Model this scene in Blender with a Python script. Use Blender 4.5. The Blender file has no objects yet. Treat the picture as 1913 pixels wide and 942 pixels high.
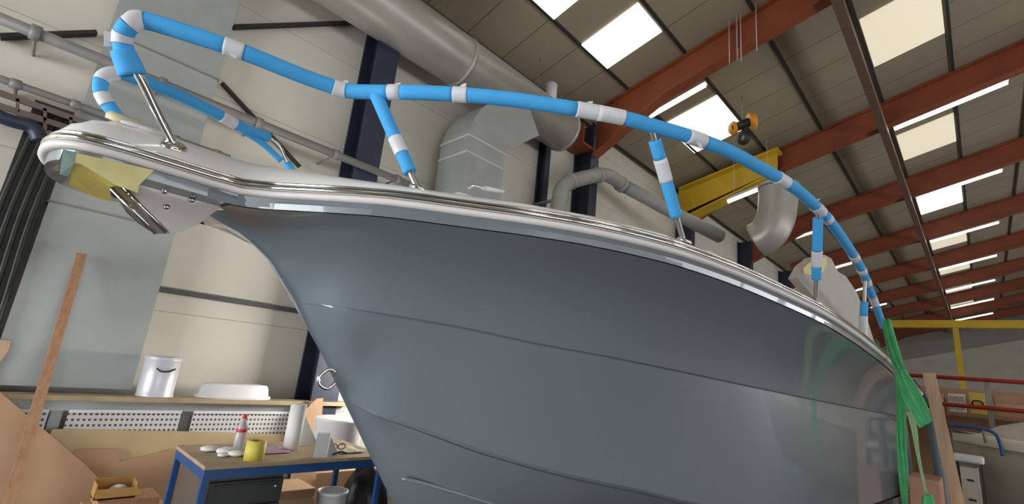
import bpy, bmesh, math, random
from mathutils import Vector, Matrix, Quaternion
random.seed(7)
scn = bpy.context.scene
COL = scn.collection

# ------------------------------------------------------------------ camera
HC = 1.6                                   # camera height over the floor
YAW, PITCH, ROLL, FPX = math.radians(44.81), math.radians(13.87), math.radians(5.8), 892.1
IW, IH = 1913.0, 942.0
_f = Vector((math.cos(PITCH)*math.cos(YAW), math.cos(PITCH)*math.sin(YAW), math.sin(PITCH)))
_r0 = Vector((math.sin(YAW), -math.cos(YAW), 0)); _u0 = _r0.cross(_f)
_r = _r0*math.cos(ROLL) + _u0*math.sin(ROLL)
_u = -_r0*math.sin(ROLL) + _u0*math.cos(ROLL)
cam_data = bpy.data.cameras.new('camera'); cam = bpy.data.objects.new('camera', cam_data); COL.objects.link(cam)
cam_data.sensor_width = 36.0; cam_data.lens = 36.0*FPX/IW; cam_data.clip_start = .05; cam_data.clip_end = 200
cam.matrix_world = Matrix(((_r.x, _u.x, -_f.x, 0), (_r.y, _u.y, -_f.y, 0), (_r.z, _u.z, -_f.z, HC), (0, 0, 0, 1)))
scn.camera = cam

# ------------------------------------------------------------------ world, light, exposure
w = bpy.data.worlds.new('world'); scn.world = w; w.use_nodes = True
w.node_tree.nodes['Background'].inputs[0].default_value = (.62, .72, .85, 1)
w.node_tree.nodes['Background'].inputs[1].default_value = .6
scn.view_settings.view_transform = 'Standard'; scn.view_settings.look = 'None'
scn.view_settings.exposure = 0.0; scn.view_settings.gamma = 1.0; scn.view_settings.use_curve_mapping = False
SKYLIGHT, TUBE, DOORLIGHT, SIDELIGHT = 1.25, 8.0, 10.5, 5.0  # last two drive the added door and side windows

LAMPW = 54; ROOFLIGHT = 7.0  # strengths of the added tripod lamp and the added roof panels

# ------------------------------------------------------------------ measuring helpers
def ray(px, py): return _f*FPX + _r*(px-IW/2) - _u*(py-IH/2)
def PY(px, py, y): d = ray(px, py); d = d*(y/d.y); return Vector((d.x, d.y, d.z+HC))
def PX(px, py, x): d = ray(px, py); d = d*(x/d.x); return Vector((d.x, d.y, d.z+HC))
def PZ(px, py, z): d = ray(px, py); d = d*((z-HC)/d.z); return Vector((d.x, d.y, z))
def interp(x, xs, ys):
    if x <= xs[0]: return ys[0]
    for i in range(len(xs)-1):
        if x <= xs[i+1]:
            t = (x-xs[i])/(xs[i+1]-xs[i]); return ys[i]+(ys[i+1]-ys[i])*t
    return ys[-1]
def smooth_interp(x, xs, ys):              # Catmull-Rom style (monotone enough for our data)
    n = len(xs)
    if x <= xs[0]: return ys[0]
    if x >= xs[-1]: return ys[-1]
    i = max(j for j in range(n-1) if xs[j] <= x)
    def slope(k):
        if k == 0: return (ys[1]-ys[0])/(xs[1]-xs[0])
        if k == n-1: return (ys[-1]-ys[-2])/(xs[-1]-xs[-2])
        a = (ys[k]-ys[k-1])/(xs[k]-xs[k-1]); b = (ys[k+1]-ys[k])/(xs[k+1]-xs[k])
        return 0 if a*b <= 0 else 2*a*b/(a+b)
    h = xs[i+1]-xs[i]; t = (x-xs[i])/h; m0, m1 = slope(i)*h, slope(i+1)*h
    return (2*t**3-3*t*t+1)*ys[i]+(t**3-2*t*t+t)*m0+(-2*t**3+3*t*t)*ys[i+1]+(t**3-t*t)*m1
def sm(t): t = max(0, min(1, t)); return t*t*(3-2*t)

# ------------------------------------------------------------------ materials
MATS = {}
def mat(name, rgb, rough=.6, metal=0, coat=0, var=.0, scale=6, bump=0, emit=None, trans=0, alpha=1, spec=.5, stretch=None):
    if name in MATS: return MATS[name]
    m = bpy.data.materials.new(name); m.use_nodes = True; nt = m.node_tree; b = nt.nodes['Principled BSDF']
    b.inputs['Base Color'].default_value = (*rgb, 1); b.inputs['Roughness'].default_value = rough; b.inputs['Metallic'].default_value = metal
    b.inputs['Coat Weight'].default_value = coat; b.inputs['Coat Roughness'].default_value = .03
    b.inputs['Specular IOR Level'].default_value = spec
    b.inputs['Transmission Weight'].default_value = trans; b.inputs['Alpha'].default_value = alpha
    if emit:
        b.inputs['Emission Color'].default_value = (*emit[0], 1); b.inputs['Emission Strength'].default_value = emit[1]
    if var or bump:
        tc = nt.nodes.new('ShaderNodeTexCoord'); mp = nt.nodes.new('ShaderNodeMapping'); nz = nt.nodes.new('ShaderNodeTexNoise')
        nz.inputs['Scale'].default_value = scale; nz.inputs['Detail'].default_value = 5
        if stretch: mp.inputs['Scale'].default_value = stretch
        nt.links.new(tc.outputs['Object'], mp.inputs[0]); nt.links.new(mp.outputs[0], nz.inputs['Vector'])
        if var:
            cr = nt.nodes.new('ShaderNodeValToRGB')
            cr.color_ramp.elements[0].position = .3; cr.color_ramp.elements[1].position = .7
            cr.color_ramp.elements[0].color = (*[c*(1-var) for c in rgb], 1); cr.color_ramp.elements[1].color = (*[min(1, c*(1+var)) for c in rgb], 1)
            nt.links.new(nz.outputs['Fac'], cr.inputs[0]); nt.links.new(cr.outputs[0], b.inputs['Base Color'])
        if bump:
            bp = nt.nodes.new('ShaderNodeBump'); bp.inputs['Strength'].default_value = bump; bp.inputs['Distance'].default_value = .02
            nt.links.new(nz.outputs['Fac'], bp.inputs['Height']); nt.links.new(bp.outputs[0], b.inputs['Normal'])
    MATS[name] = m; return m
def seam_mat(name, rgb, axis, pitch, width, dark, offset=0, rough=.7, var=.06, axis2=None, pitch2=1, offset2=0, width2=.01):
    """panels with thin dark joints along one or two object axes"""
    m = mat(name, rgb, rough, var=var, scale=1.3); nt = m.node_tree; b = nt.nodes['Principled BSDF']
    tc = nt.nodes.new('ShaderNodeTexCoord'); sp = nt.nodes.new('ShaderNodeSeparateXYZ'); nt.links.new(tc.outputs['Object'], sp.inputs[0])
    def line(ax, pit, off, wd):
        a = nt.nodes.new('ShaderNodeMath'); a.operation = 'SUBTRACT'; nt.links.new(sp.outputs[ax], a.inputs[0]); a.inputs[1].default_value = off-1000*pit
        d = nt.nodes.new('ShaderNodeMath'); d.operation = 'MODULO'; nt.links.new(a.outputs[0], d.inputs[0]); d.inputs[1].default_value = pit
        c = nt.nodes.new('ShaderNodeMath'); c.operation = 'LESS_THAN'; nt.links.new(d.outputs[0], c.inputs[0]); c.inputs[1].default_value = wd
        return c.outputs[0]
    k = line(axis, pitch, offset, width)
    if axis2 is not None:
        k2 = line(axis2, pitch2, offset2, width2); mx = nt.nodes.new('ShaderNodeMath'); mx.operation = 'MAXIMUM'
        nt.links.new(k, mx.inputs[0]); nt.links.new(k2, mx.inputs[1]); k = mx.outputs[0]
    mix = nt.nodes.new('ShaderNodeMixRGB'); src = b.inputs['Base Color'].links[0].from_socket
    nt.links.new(k, mix.inputs[0]); nt.links.new(src, mix.inputs[1]); mix.inputs[2].default_value = (*dark, 1)
    nt.links.new(mix.outputs[0], b.inputs['Base Color']); return m

M_ceiling = seam_mat('ceiling_panel', (.33, .275, .19), 0, .79, .016, (.10, .085, .06), offset=7.06, axis2=1, pitch2=1.12, offset2=4.34)
M_wall = seam_mat('wall_panel', (.66, .62, .54), 2, 1.13, .008, (.40, .37, .31), offset=.68)
M_wall_grey = mat('wall_grey', (.40, .385, .35), .75, var=.05, scale=1)
M_floor = mat('floor_concrete', (.10, .095, .088), .45, var=.18, scale=1.5)
M_navy = mat('navy_steel', (.022, .028, .055), .45, var=.25, scale=3)
M_black = mat('black_steel', (.018, .018, .016), .5, var=.4, scale=6)
M_red = mat('red_oxide_steel', (.27, .068, .026), .5, var=.14, scale=2)
M_yellow = mat('yellow_steel', (.62, .40, .02), .5, var=.1, scale=2)
M_galv = mat('galvanised_duct', (.40, .42, .41), .42, metal=.35, var=.08, scale=3)
M_round = mat('round_duct', (.42, .41, .36), .38, metal=.3, var=.07, scale=3)
M_pipe = mat('grey_pipe', (.30, .30, .27), .5, var=.08)
M_conduit = mat('conduit_grey', (.22, .21, .20), .45, var=.1)
M_dark = mat('dark_gap', (.03, .026, .022), .8)
M_brownbeam = mat('brown_beam', (.17, .10, .075), .6, var=.1)
M_skylight = mat('skylight_panel', (.9, .9, .88), .6, emit=((1, .985, .955), SKYLIGHT))
M_skylight2 = mat('skylight_panel_cream', (.85, .8, .65), .6, emit=((1, .90, .66), SKYLIGHT*.42))  # weaker, yellower emission than the white roof panels
M_skylight3 = mat('added_roof_panel', (.9, .9, .88), .6, emit=((1, .985, .955), ROOFLIGHT))  # stronger glow for the unseen roof panels added on the other slope
M_tube = mat('fluorescent_tube', (1, 1, 1), .4, emit=((1, .93, .82), TUBE))
M_housing = mat('lamp_housing', (.55, .53, .48), .5)
M_daylight = mat('added_door_glow', (.9, .92, .95), .5, emit=((.93, .97, 1), DOORLIGHT))
M_sidelight = mat('added_window_glow', (.9, .92, .95), .5, emit=((.95, .97, 1), SIDELIGHT))
M_hull = mat('hull_blue_grey', (.178, .208, .232), .28, coat=.85, spec=.5)
M_gel = mat('white_gelcoat', (.90, .89, .87), .25, coat=.5, var=.02)
M_lip = mat('white_rubber_lip', (.82, .77, .75), .35)
M_chrome = mat('polished_steel', (.82, .80, .77), .10, metal=1)
M_steel = mat('brushed_steel', (.42, .395, .37), .34, metal=.75, var=.05, scale=8)
M_foam = mat('blue_foam', (.065, .42, .88), .75, var=.04, scale=12)
M_foam_in = mat('blue_foam_inside', (.03, .30, .66), .85)
M_tape = mat('white_tape', (.74, .74, .78), .5, var=.06, scale=20)
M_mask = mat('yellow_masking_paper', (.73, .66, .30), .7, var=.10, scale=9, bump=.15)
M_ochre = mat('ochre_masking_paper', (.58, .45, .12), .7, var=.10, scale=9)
M_green = mat('green_tape', (.03, .085, .065), .6)
M_cream = mat('cream_plastic', (.66, .58, .40), .6)
M_cloth = mat('green_cloth', (.09, .42, .16), .85, var=.22, scale=9, bump=.4)
M_cloth_pale = mat('pale_green_cord', (.30, .42, .22), .85)
M_mdf = mat('brown_board', (.47, .29, .17), .75, var=.07, scale=4)
M_board = mat('tan_board', (.56, .42, .24), .75, var=.06, scale=4)
M_wood = mat('brown_timber', (.42, .225, .12), .6, var=.18, scale=5, stretch=(8, 8, .6))
M_plank = mat('pale_timber', (.62, .42, .27), .65, var=.12, scale=5, stretch=(8, 8, .6))
M_blue = mat('blue_steel', (.012, .075, .24), .4, var=.1)
M_top = mat('bench_top', (.42, .31, .19), .6, var=.15, scale=8)
M_cabinet = mat('charcoal_cabinet', (.030, .032, .031), .38, var=.1)
M_cabside = mat('cabinet_side_reflection', (.11, .085, .068), .6, var=.1)  # brown reflection on the dark cabinet side, put into its base colour
M_white = mat('white_plastic', (.78, .77, .78), .4, var=.02)
M_paper = mat('white_paper', (.80, .79, .78), .8, var=.03)
M_tin = mat('white_tin', (.70, .69, .74), .35, metal=.2)
M_bottle = mat('clear_bottle', (.75, .72, .74), .15, trans=.55)
M_redcap = mat('red_plastic', (.62, .02, .05), .4)
M_tapeyellow = mat('yellow_roll', (.70, .58, .10), .6)
M_pink = mat('pink_cloth', (.72, .44, .58), .9, var=.1, bump=.3)
M_bag = mat('black_plastic_bag', (.012, .012, .013), .35, bump=.5, scale=8)
M_redrail = mat('red_rail', (.45, .03, .025), .4)
M_tarp = mat('beige_cover', (.60, .54, .45), .8, var=.1, scale=5, bump=.3)
M_oldboat = mat('old_cream_gelcoat', (.76, .70, .59), .5, var=.06)
M_taupe = mat('taupe_gelcoat', (.46, .40, .33), .5, var=.06)
M_greypole = mat('blue_grey_pole', (.15, .18, .21), .45)
M_orange = mat('orange_paint', (.75, .30, .02), .4)
M_skin = mat('pinkish_board', (.50, .27, .18), .7, var=.1)

def perf_mat():
    m = mat('perforated_white', (.68, .67, .66), .5); nt = m.node_tree; b = nt.nodes['Principled BSDF']
    tc = nt.nodes.new('ShaderNodeTexCoord'); sp = nt.nodes.new('ShaderNodeSeparateXYZ'); nt.links.new(tc.outputs['Object'], sp.inputs[0])
    def cell(ax, pit):
        a = nt.nodes.new('ShaderNodeMath'); a.operation = 'ADD'; nt.links.new(sp.outputs[ax], a.inputs[0]); a.inputs[1].default_value = 1000*pit
        d = nt.nodes.new('ShaderNodeMath'); d.operation = 'MODULO'; nt.links.new(a.outputs[0], d.inputs[0]); d.inputs[1].default_value = pit
        c = nt.nodes.new('ShaderNodeMath'); c.operation = 'SUBTRACT'; nt.links.new(d.outputs[0], c.inputs[0]); c.inputs[1].default_value = pit/2
        e = nt.nodes.new('ShaderNodeMath'); e.operation = 'MULTIPLY'; nt.links.new(c.outputs[0], e.inputs[0]); nt.links.new(c.outputs[0], e.inputs[1]); return e.outputs[0]
    s = nt.nodes.new('ShaderNodeMath'); nt.links.new(cell(0, .034), s.inputs[0]); nt.links.new(cell(2, .042), s.inputs[1])
    l = nt.nodes.new('ShaderNodeMath'); l.operation = 'LESS_THAN'; nt.links.new(s.outputs[0], l.inputs[0]); l.inputs[1].default_value = .0095**2
    mix = nt.nodes.new('ShaderNodeMixRGB'); nt.links.new(l.outputs[0], mix.inputs[0]); mix.inputs[1].default_value = (.68, .67, .66, 1); mix.inputs[2].default_value = (.08, .08, .085, 1)
    nt.links.new(mix.outputs[0], b.inputs['Base Color']); return m
M_perf = perf_mat()

# ------------------------------------------------------------------ mesh helpers
class MB:
    def __init__(self): self.bm = bmesh.new()
    def box(self, a, b, bev=0):
        x0, y0, z0 = a; x1, y1, z1 = b
        v = [self.bm.verts.new(p) for p in ((x0,y0,z0),(x1,y0,z0),(x1,y1,z0),(x0,y1,z0),(x0,y0,z1),(x1,y0,z1),(x1,y1,z1),(x0,y1,z1))]
        fs = [self.bm.faces.new([v[i] for i in q]) for q in ((0,3,2,1),(4,5,6,7),(0,1,5,4),(1,2,6,5),(2,3,7,6),(3,0,4,7))]
        if bev:
            ed = set(e for f in fs for e in f.edges)
            bmesh.ops.bevel(self.bm, geom=list(ed), offset=bev, segments=2, affect='EDGES', profile=.5)
        return self
    def bar(self, p, q, w, h, up=(0, 0, 1)):
        p, q = Vector(p), Vector(q); d = (q-p).normalized(); s = d.cross(Vector(up))
        if s.length < 1e-4: s = d.cross(Vector((1, 0, 0)))
        s.normalize(); t = s.cross(d)
        R = []
        for c in (p, q): R.append([self.bm.verts.new(c+s*a*w/2+t*b*h/2) for a, b in ((-1,-1),(1,-1),(1,1),(-1,1))])
        for i in range(4): self.bm.faces.new((R[0][i], R[0][(i+1)%4], R[1][(i+1)%4], R[1][i]))
        self.bm.faces.new(R[0][::-1]); self.bm.faces.new(R[1]); return self
    def prism(self, poly, vec):                       # polygon (3d points) extruded by vec
        v0 = [self.bm.verts.new(p) for p in poly]; v1 = [self.bm.verts.new(Vector(p)+Vector(vec)) for p in poly]; n = len(poly)
        self.bm.faces.new(v0[::-1]); self.bm.faces.new(v1)
        for i in range(n): self.bm.faces.new((v0[i], v0[(i+1)%n], v1[(i+1)%n], v1[i]))
        return self
    def tube(self, pts, r, n=12, cap=True, squash=None):
        pts = [Vector(p) for p in pts]; rs = r if isinstance(r, (list, tuple)) else [r]*len(pts)
        t0 = (pts[1]-pts[0]).normalized(); a = t0.cross(Vector((0, 0, 1)))
        if a.length < .05: a = t0.cross(Vector((1, 0, 0)))
        a.normalize(); rings = []
        for i, p in enumerate(pts):
            t = (pts[min(i+1, len(pts)-1)]-pts[max(i-1, 0)]).normalized()
            a = (a-t*a.dot(t)).normalized(); b = t.cross(a)
            rings.append([self.bm.verts.new(p+(a*math.cos(2*math.pi*k/n)+b*math.sin(2*math.pi*k/n))*rs[i]) for k in range(n)])
        for i in range(len(rings)-1):
            for k in range(n):
                f = self.bm.faces.new((rings[i][k], rings[i][(k+1)%n], rings[i+1][(k+1)%n], rings[i+1][k])); f.smooth = True
        if cap: self.bm.faces.new(rings[0][::-1]); self.bm.faces.new(rings[-1])
        return self
    def lathe(self, prof, c=(0,0,0), n=24, axis=None, cap=True):    # prof: (radius, height)
        c = Vector(c); q = Vector((0,0,1)).rotation_difference(Vector(axis)) if axis else Quaternion()
        rings = []
        for (r, h) in prof:
            rings.append([self.bm.verts.new(c+q@Vector((r*math.cos(2*math.pi*k/n), r*math.sin(2*math.pi*k/n), h))) for k in range(n)])
        for i in range(len(rings)-1):
            for k in range(n):
                f = self.bm.faces.new((rings[i][k], rings[i][(k+1)%n], rings[i+1][(k+1)%n], rings[i+1][k])); f.smooth = True
        if cap: self.bm.faces.new(rings[0][::-1]); self.bm.faces.new(rings[-1])
        return self
    def grid(self, rows, smooth=True, close=False, flip=False):
        V = [[self.bm.verts.new(p) for p in r] for r in rows]
        for i in range(len(V)-1):
            m = len(V[i])
            for k in range(m if close else m-1):
                q = (V[i][k], V[i][(k+1)%m], V[i+1][(k+1)%m], V[i+1][k])
                try: f = self.bm.faces.new(q[::-1] if flip else q); f.smooth = smooth
                except ValueError: pass
        return self
    def poly(self, pts): self.bm.faces.new([self.bm.verts.new(p) for p in pts]); return self
    def blob(self, c, r, seg=16, scale=(1,1,1), seed=0, jag=0):
        rnd = random.Random(seed); c = Vector(c)
        res = bmesh.ops.create_uvsphere(self.bm, u_segments=seg, v_segments=seg//2+2, radius=r)
        for v in res['verts']:
            k = 1+jag*(rnd.random()-.5); v.co = c+Vector((v.co.x*scale[0]*k, v.co.y*scale[1]*k, v.co.z*scale[2]*k))
        for v in res['verts']:
            for f in v.link_faces: f.smooth = True
        return self
    def build(self, name, m, parent=None, solid=0, recalc=True, weld=0):
        if weld: bmesh.ops.remove_doubles(self.bm, verts=self.bm.verts, dist=weld)
        if recalc: bmesh.ops.recalc_face_normals(self.bm, faces=self.bm.faces)
        me = bpy.data.meshes.new(name); self.bm.to_mesh(me); self.bm.free(); me.materials.append(m)
        o = bpy.data.objects.new(name, me); COL.objects.link(o)
        if solid:
            s = o.modifiers.new('thickness', 'SOLIDIFY'); s.thickness = solid; s.offset = 0
        if parent is not None:
            o.parent = parent
            if parent.type == 'EMPTY': o.matrix_parent_inverse = Matrix.Translation(-parent.location)
        return o
def root_loc(o):
    v = Vector((0, 0, 0))
    while o is not None: v = v+o.location; o = o.parent if o.parent and o.parent.type == 'EMPTY' else None
    return v
def tag(o, label, cat, group=None, kind=None):
    o['label'] = label; o['category'] = cat
    if group: o['group'] = group
    if kind: o['kind'] = kind
    return o
def struct(o): o['kind'] = 'structure'; return o
def thing(name, loc, label, cat, group=None):
    o = bpy.data.objects.new(name, None); COL.objects.link(o); o.location = loc; o.empty_display_size = .1
    return tag(o, label, cat, group)
def curve(pts, k=6):                                    # Catmull-Rom through points
    P = [Vector(p) for p in pts]; out = []
    for i in range(len(P)-1):
        a, b, c, d = P[max(i-1, 0)], P[i], P[i+1], P[min(i+2, len(P)-1)]
        for j in range(k):
            t = j/k; out.append(.5*((2*b)+(c-a)*t+(2*a-5*b+4*c-d)*t*t+(3*b-a-3*c+d)*t**3))
    out.append(P[-1]); return out
def arclen(pts):
    L = [0]
    for i in range(1, len(pts)): L.append(L[-1]+(pts[i]-pts[i-1]).length)
    return L
def sub(pts, L, a, b):                                  # part of a polyline between arc lengths
    def at(s):
        for i in range(len(L)-1):
            if s <= L[i+1]: t = (s-L[i])/max(1e-9, L[i+1]-L[i]); return pts[i].lerp(pts[i+1], t)
        return pts[-1].copy()
    mid = [p for p, l in zip(pts, L) if a+.002 < l < b-.002]
    return [at(a)]+mid+[at(b)]
def proj(p):
    d = Vector((p[0], p[1], p[2]-HC)); k = d.dot(_f); return IW/2+FPX*d.dot(_r)/k, IH/2-FPX*d.dot(_u)/k
def near_len(pts, L, px, py):                           # arc length of the point of a measured line closest to a reading
    best = min(range(len(pts)), key=lambda i: (proj(pts[i])[0]-px)**2+(proj(pts[i])[1]-py)**2); return L[best]

# ================================================================== THE HALL
D = 5.5; SL = math.tan(math.radians(14.94)); EAVE = HC+.925*D
X0, X1, YR, RIDGE = -6.0, 47.0, -12.5, -3.5
def zroof(y): return EAVE+(D-y)*SL if y > RIDGE else EAVE+(D-RIDGE)*SL-(RIDGE-y)*SL
BAY = 4.6; RX = [2.52+BAY*i for i in range(-2, 10)]
Zr = zroof(RIDGE)
struct(MB().box((X0-.3, YR-.3, -.2), (X1+.3, D+.3, 0)).build('floor', M_floor))
ce = MB(); th = .12
ce.prism([(X0, D+.2, zroof(D+.2)), (X0, RIDGE, Zr), (X0, RIDGE, Zr+th), (X0, D+.2, zroof(D+.2)+th)], (X1-X0, 0, 0))
ce.prism([(X0, RIDGE, Zr), (X0, YR-.2, zroof(YR-.2)), (X0, YR-.2, zroof(YR-.2)+th), (X0, RIDGE, Zr+th)], (X1-X0, 0, 0))
struct(ce.build('ceiling', M_ceiling))
struct(MB().box((X0, D, 0), (X1, D+.2, EAVE+.05)).build('wall_left', M_wall))
struct(MB().box((X0, YR-.2, 0), (X1, YR, zroof(YR)+.05)).build('wall_right', M_wall_grey))
def gable(x, t, name, m):
    return struct(MB().prism([(x, D, 0), (x, D, zroof(D)), (x, RIDGE, Zr), (x, YR, zroof(YR)), (x, YR, 0)], (t, 0, 0)).build(name, m))
gable(X0-.2, .2, 'wall_back', M_wall_grey); gable(X1, .2, 'wall_far', M_wall_grey)
# unseen glowing door and side windows, added to light the boat and left wall
struct(MB().box((X0+.01, .3, .05), (X0+.08, 5.2, 3.0)).build('door_added_1', M_daylight))
wi = 0
for k in range(9):
    wi += 1; struct(MB().box((-5.8+BAY*k, YR+.01, .3), (-5.8+BAY*k+3.9, YR+.06, 2.9)).build('window_%d' % wi, M_sidelight))  # glowing side panels added out of view to light hull and hall
# roof daylight panels: (x0, x1, y0, y1)
PUR = [4.34, 3.22, 2.09, .96, -.17, -1.3]
def skylight(x0, x1, ya, yb, m):
    global wi; wi += 1
    mb = MB(); e = .012
    mb.prism([(x0, ya, zroof(ya)-e), (x0, yb, zroof(yb)-e), (x0, yb, zroof(yb)-e-.02), (x0, ya, zroof(ya)-e-.02)], (x1-x0, 0, 0))
    struct(mb.build('window_%d' % wi, m))
skylight(5.47, 6.26, 4.32, 3.26, M_skylight)
skylight(3.94, 4.73, 4.32, 3.26, M_skylight)
skylight(8.55, 10.12, 4.36, 3.24, M_skylight)
for k in range(0, 7):
    x0 = 8.62+BAY*1.045*k
    skylight(x0, x0+1.56, .90, -.13, (M_skylight2, M_skylight2, M_skylight, M_skylight2, M_skylight2, M_skylight2, M_skylight2)[k])
for k in range(0, 10): skylight(-2.2+BAY*k, -.6+BAY*k, -4.6, -5.7, M_skylight3)  # unseen panels on the other slope, added to light the deck and far hall
skylight(-4.4, -2.8, .9, -.13, M_skylight); skylight(-.1, 1.6, .9, -.13, M_skylight)  # two more unseen roof panels added for light, over and behind the camera
# dark joints carrying the roof panels, seen as lines along the hall
for i, y in enumerate([5.42]+PUR):
    y2 = y-.045
    struct(MB().prism([(X0, y, zroof(y)), (X0, y2, zroof(y2)), (X0, y2, zroof(y2)-.035), (X0, y, zroof(y)-.035)], (X1-X0, 0, 0)).build('trim_%d' % (i+1), M_dark))

# ---- steel columns on the left wall
def column(x, label, w=.24, ztop=None, m=M_navy, depth=.42):
    zt = ztop or EAVE-.15
    t = thing('steel_column', (x, D-depth/2, 0), label, 'column', 'steel columns along the left wall')
    MB().box((x-w/2, D-depth, 0), (x+w/2, D-depth+.03, zt)).build('flange', m, t)
    MB().box((x-w/2, D-.035, 0), (x+w/2, D-.005, zt)).build('flange', m, t)
    MB().box((x-.012, D-depth+.03, 0), (x+.012, D-.035, zt)).build('web', m, t)
    MB().box((x-w/2-.05, D-depth-.05, 0), (x+w/2+.05, D-.005, .03)).build('base_plate', m, t)
    return t
column(2.52, 'wide navy steel column rising behind the bow rail left of the square elbow duct', w=.30)
column(6.02, 'thin navy steel post behind the end of the big round duct', w=.13, depth=.2)
column(7.16, 'navy steel column under the haunch of the nearest red rafter', w=.26)
for i in range(4, 8): column(RX[i], 'distant navy steel column along the left wall beyond the boat', w=.26)
# ---- portal rafters
RLAB = {2: 'red oxide rafter nearest overhead, almost wholly above the frame', 3: 'nearest red oxide rafter, rising from the navy column behind the boat rail',
        4: 'second red rafter, with the yellow beam beside its lower end', 5: 'third red rafter, crossing just above the brightest far roof panel',
        6: 'fourth red rafter, crossing above the second long right-hand lamp', 7: 'fifth red rafter back along the hall roof', 8: 'sixth red rafter back along the hall roof',
        9: 'seventh red rafter back along the hall roof', 10: 'eighth red rafter, far back in the dim end of the hall', 11: 'last red rafter, close to the far end wall'}
for i, x in enumerate(RX):
    if i < 2: continue
    t = thing('roof_rafter', (x, D-.45, EAVE-.1), RLAB[i], 'roof beam', 'red rafters across the hall roof')
    dep = .52; e = .02
    yb = D-.45
    top = [(yb, zroof(yb)-e), (RIDGE, Zr-e)]; 
    MB().prism([(x-.012, yb, zroof(yb)-e), (x-.012, RIDGE, Zr-e), (x-.012, RIDGE, Zr-e-dep), (x-.012, yb-1.5, zroof(yb-1.5)-e-dep), (x-.012, yb, zroof(yb)-e-dep-.42)], (.024, 0, 0)).build('web', M_red, t)
    MB().prism([(x-.11, RIDGE, Zr-e-dep), (x-.11, yb-1.5, zroof(yb-1.5)-e-dep), (x-.11, yb, zroof(yb)-e-dep-.42), (x-.11, yb, zroof(yb)-e-dep-.45), (x-.11, yb-1.5, zroof(yb-1.5)-e-dep-.03), (x-.11, RIDGE, Zr-e-dep-.03)], (.22, 0, 0)).build('lower_flange', M_red, t)
    MB().prism([(x-.11, yb, zroof(yb)-e), (x-.11, RIDGE, Zr-e), (x-.11, RIDGE, Zr-e-.03), (x-.11, yb, zroof(yb)-e-.03)], (.22, 0, 0)).build('upper_flange', M_red, t)
    MB().prism([(x-.011, RIDGE, Zr-e), (x-.011, YR+.02, zroof(YR)-e), (x-.011, YR+.02, zroof(YR)-e-dep-.3), (x-.011, RIDGE, Zr-e-dep)], (.022, 0, 0)).build('web', M_red, t)
    if i == 3:
        for ys in (4.6, 2.35): MB().box((x-.10, ys-.012, zroof(ys)-e-dep-.02), (x+.10, ys+.012, zroof(ys)-e-.02)).build('stiffener', M_red, t)
        MB().box((x-.45, D-.47, EAVE-.78), (x-.08, D-.05, EAVE-.74)).build('bracket', M_red, t)
        MB().box((x-.45, D-.47, EAVE-.74), (x-.42, D-.05, EAVE-.35)).build('bracket', M_red, t)
# ---- long brown beam under the rafters
tag(MB().bar((4.0, .97, zroof(.97)-.66), (46.5, .97, zroof(.97)-.66), .13, .16).build('longitudinal_beam', M_brownbeam), 'long brown beam running down the hall beneath the red rafters', 'beam')
# ---- yellow beam beside the second rafter
yt = thing('yellow_beam', (11.35, 4.0, 7.5), 'deep yellow steel beam seen under the boat rail beside the second red rafter', 'beam')
A = [PX(1262, 404, 11.3), PX(1268, 353, 11.3), PX(1452, 278, 11.3), PX(1452, 318, 11.3)]
MB().prism([A[0], A[1], A[2], A[3]], (.03, 0, 0)).build('web', M_yellow, yt)
B = [PX(1290, 398, 11.1), PX(1452, 318, 11.1)]
MB().prism([B[0], B[1], B[1]+Vector((0, 0, -.04)), B[0]+Vector((0, 0, -.04))], (.4, 0, 0)).build('lower_flange', M_yellow, yt)
B = [PX(1268, 353, 11.1), PX(1452, 277, 11.1)]
MB().prism([B[0], B[1], B[1]+Vector((0, 0, .04)), B[0]+Vector((0, 0, .04))], (.4, 0, 0)).build('upper_flange', M_yellow, yt)
# ---- lamps
def lamp(x, ya, yb, label, drop=.62):
    m = (ya+yb)/2
    t = thing('fluorescent_lamp', (x, m, zroof(m)-drop), label, 'ceiling lamp', 'fluorescent lamps along the hall')
    a, b = Vector((x, ya, zroof(ya)-drop)), Vector((x, yb, zroof(yb)-drop))
    MB().bar(a+Vector((0, 0, .06)), b+Vector((0, 0, .06)), .13, .05).build('housing', M_housing, t)
    d = (b-a)*.01
    MB().tube([a+d, b-d], .030, 10).build('tube', M_tube, t)
    for k in (.15, .85):
        p = a.lerp(b, k); MB().tube([p+Vector((0, 0, .08)), (p.x, p.y, zroof(p.y)-.03)], .006, 6).build('hanger', M_housing, t)
lamp(7.5, 4.12, 3.03, 'single lamp tube beside the nearest red rafter, left of the square roof panel', .5)
lamp(10.95, 3.92, 2.88, 'lamp tube just below the yellow beam', 1.18)
for i, x in enumerate((16.6, 21.3, 25.9, 30.5)): lamp(x, 4.3, 3.1, ['lamp tube glowing behind the third stanchion of the boat rail', 'lamp tube showing between the rail and the masked cabin', 'lamp tube just right of the descending rail', 'small far lamp tube by the foot of the blue rail'][i], .55)
LB = ['near right-hand lamp tube beside the second rafter', 'longest bright lamp tube, along the top of the brightest far roof panel', 'second long right-hand lamp tube counting from the brightest panel', 'third long right-hand lamp tube counting from the brightest panel', 'fourth right-hand lamp tube counting from the brightest panel', 'fifth right-hand lamp tube, second nearest the yellow girder', 'sixth right-hand lamp tube, lowest, right over the yellow girder']
for i, x in enumerate((12.0, 16.7, 21.45, 26.05, 30.9, 36.0, 41.0)): lamp(x, .84, -.93, LB[i], .55)

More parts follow.
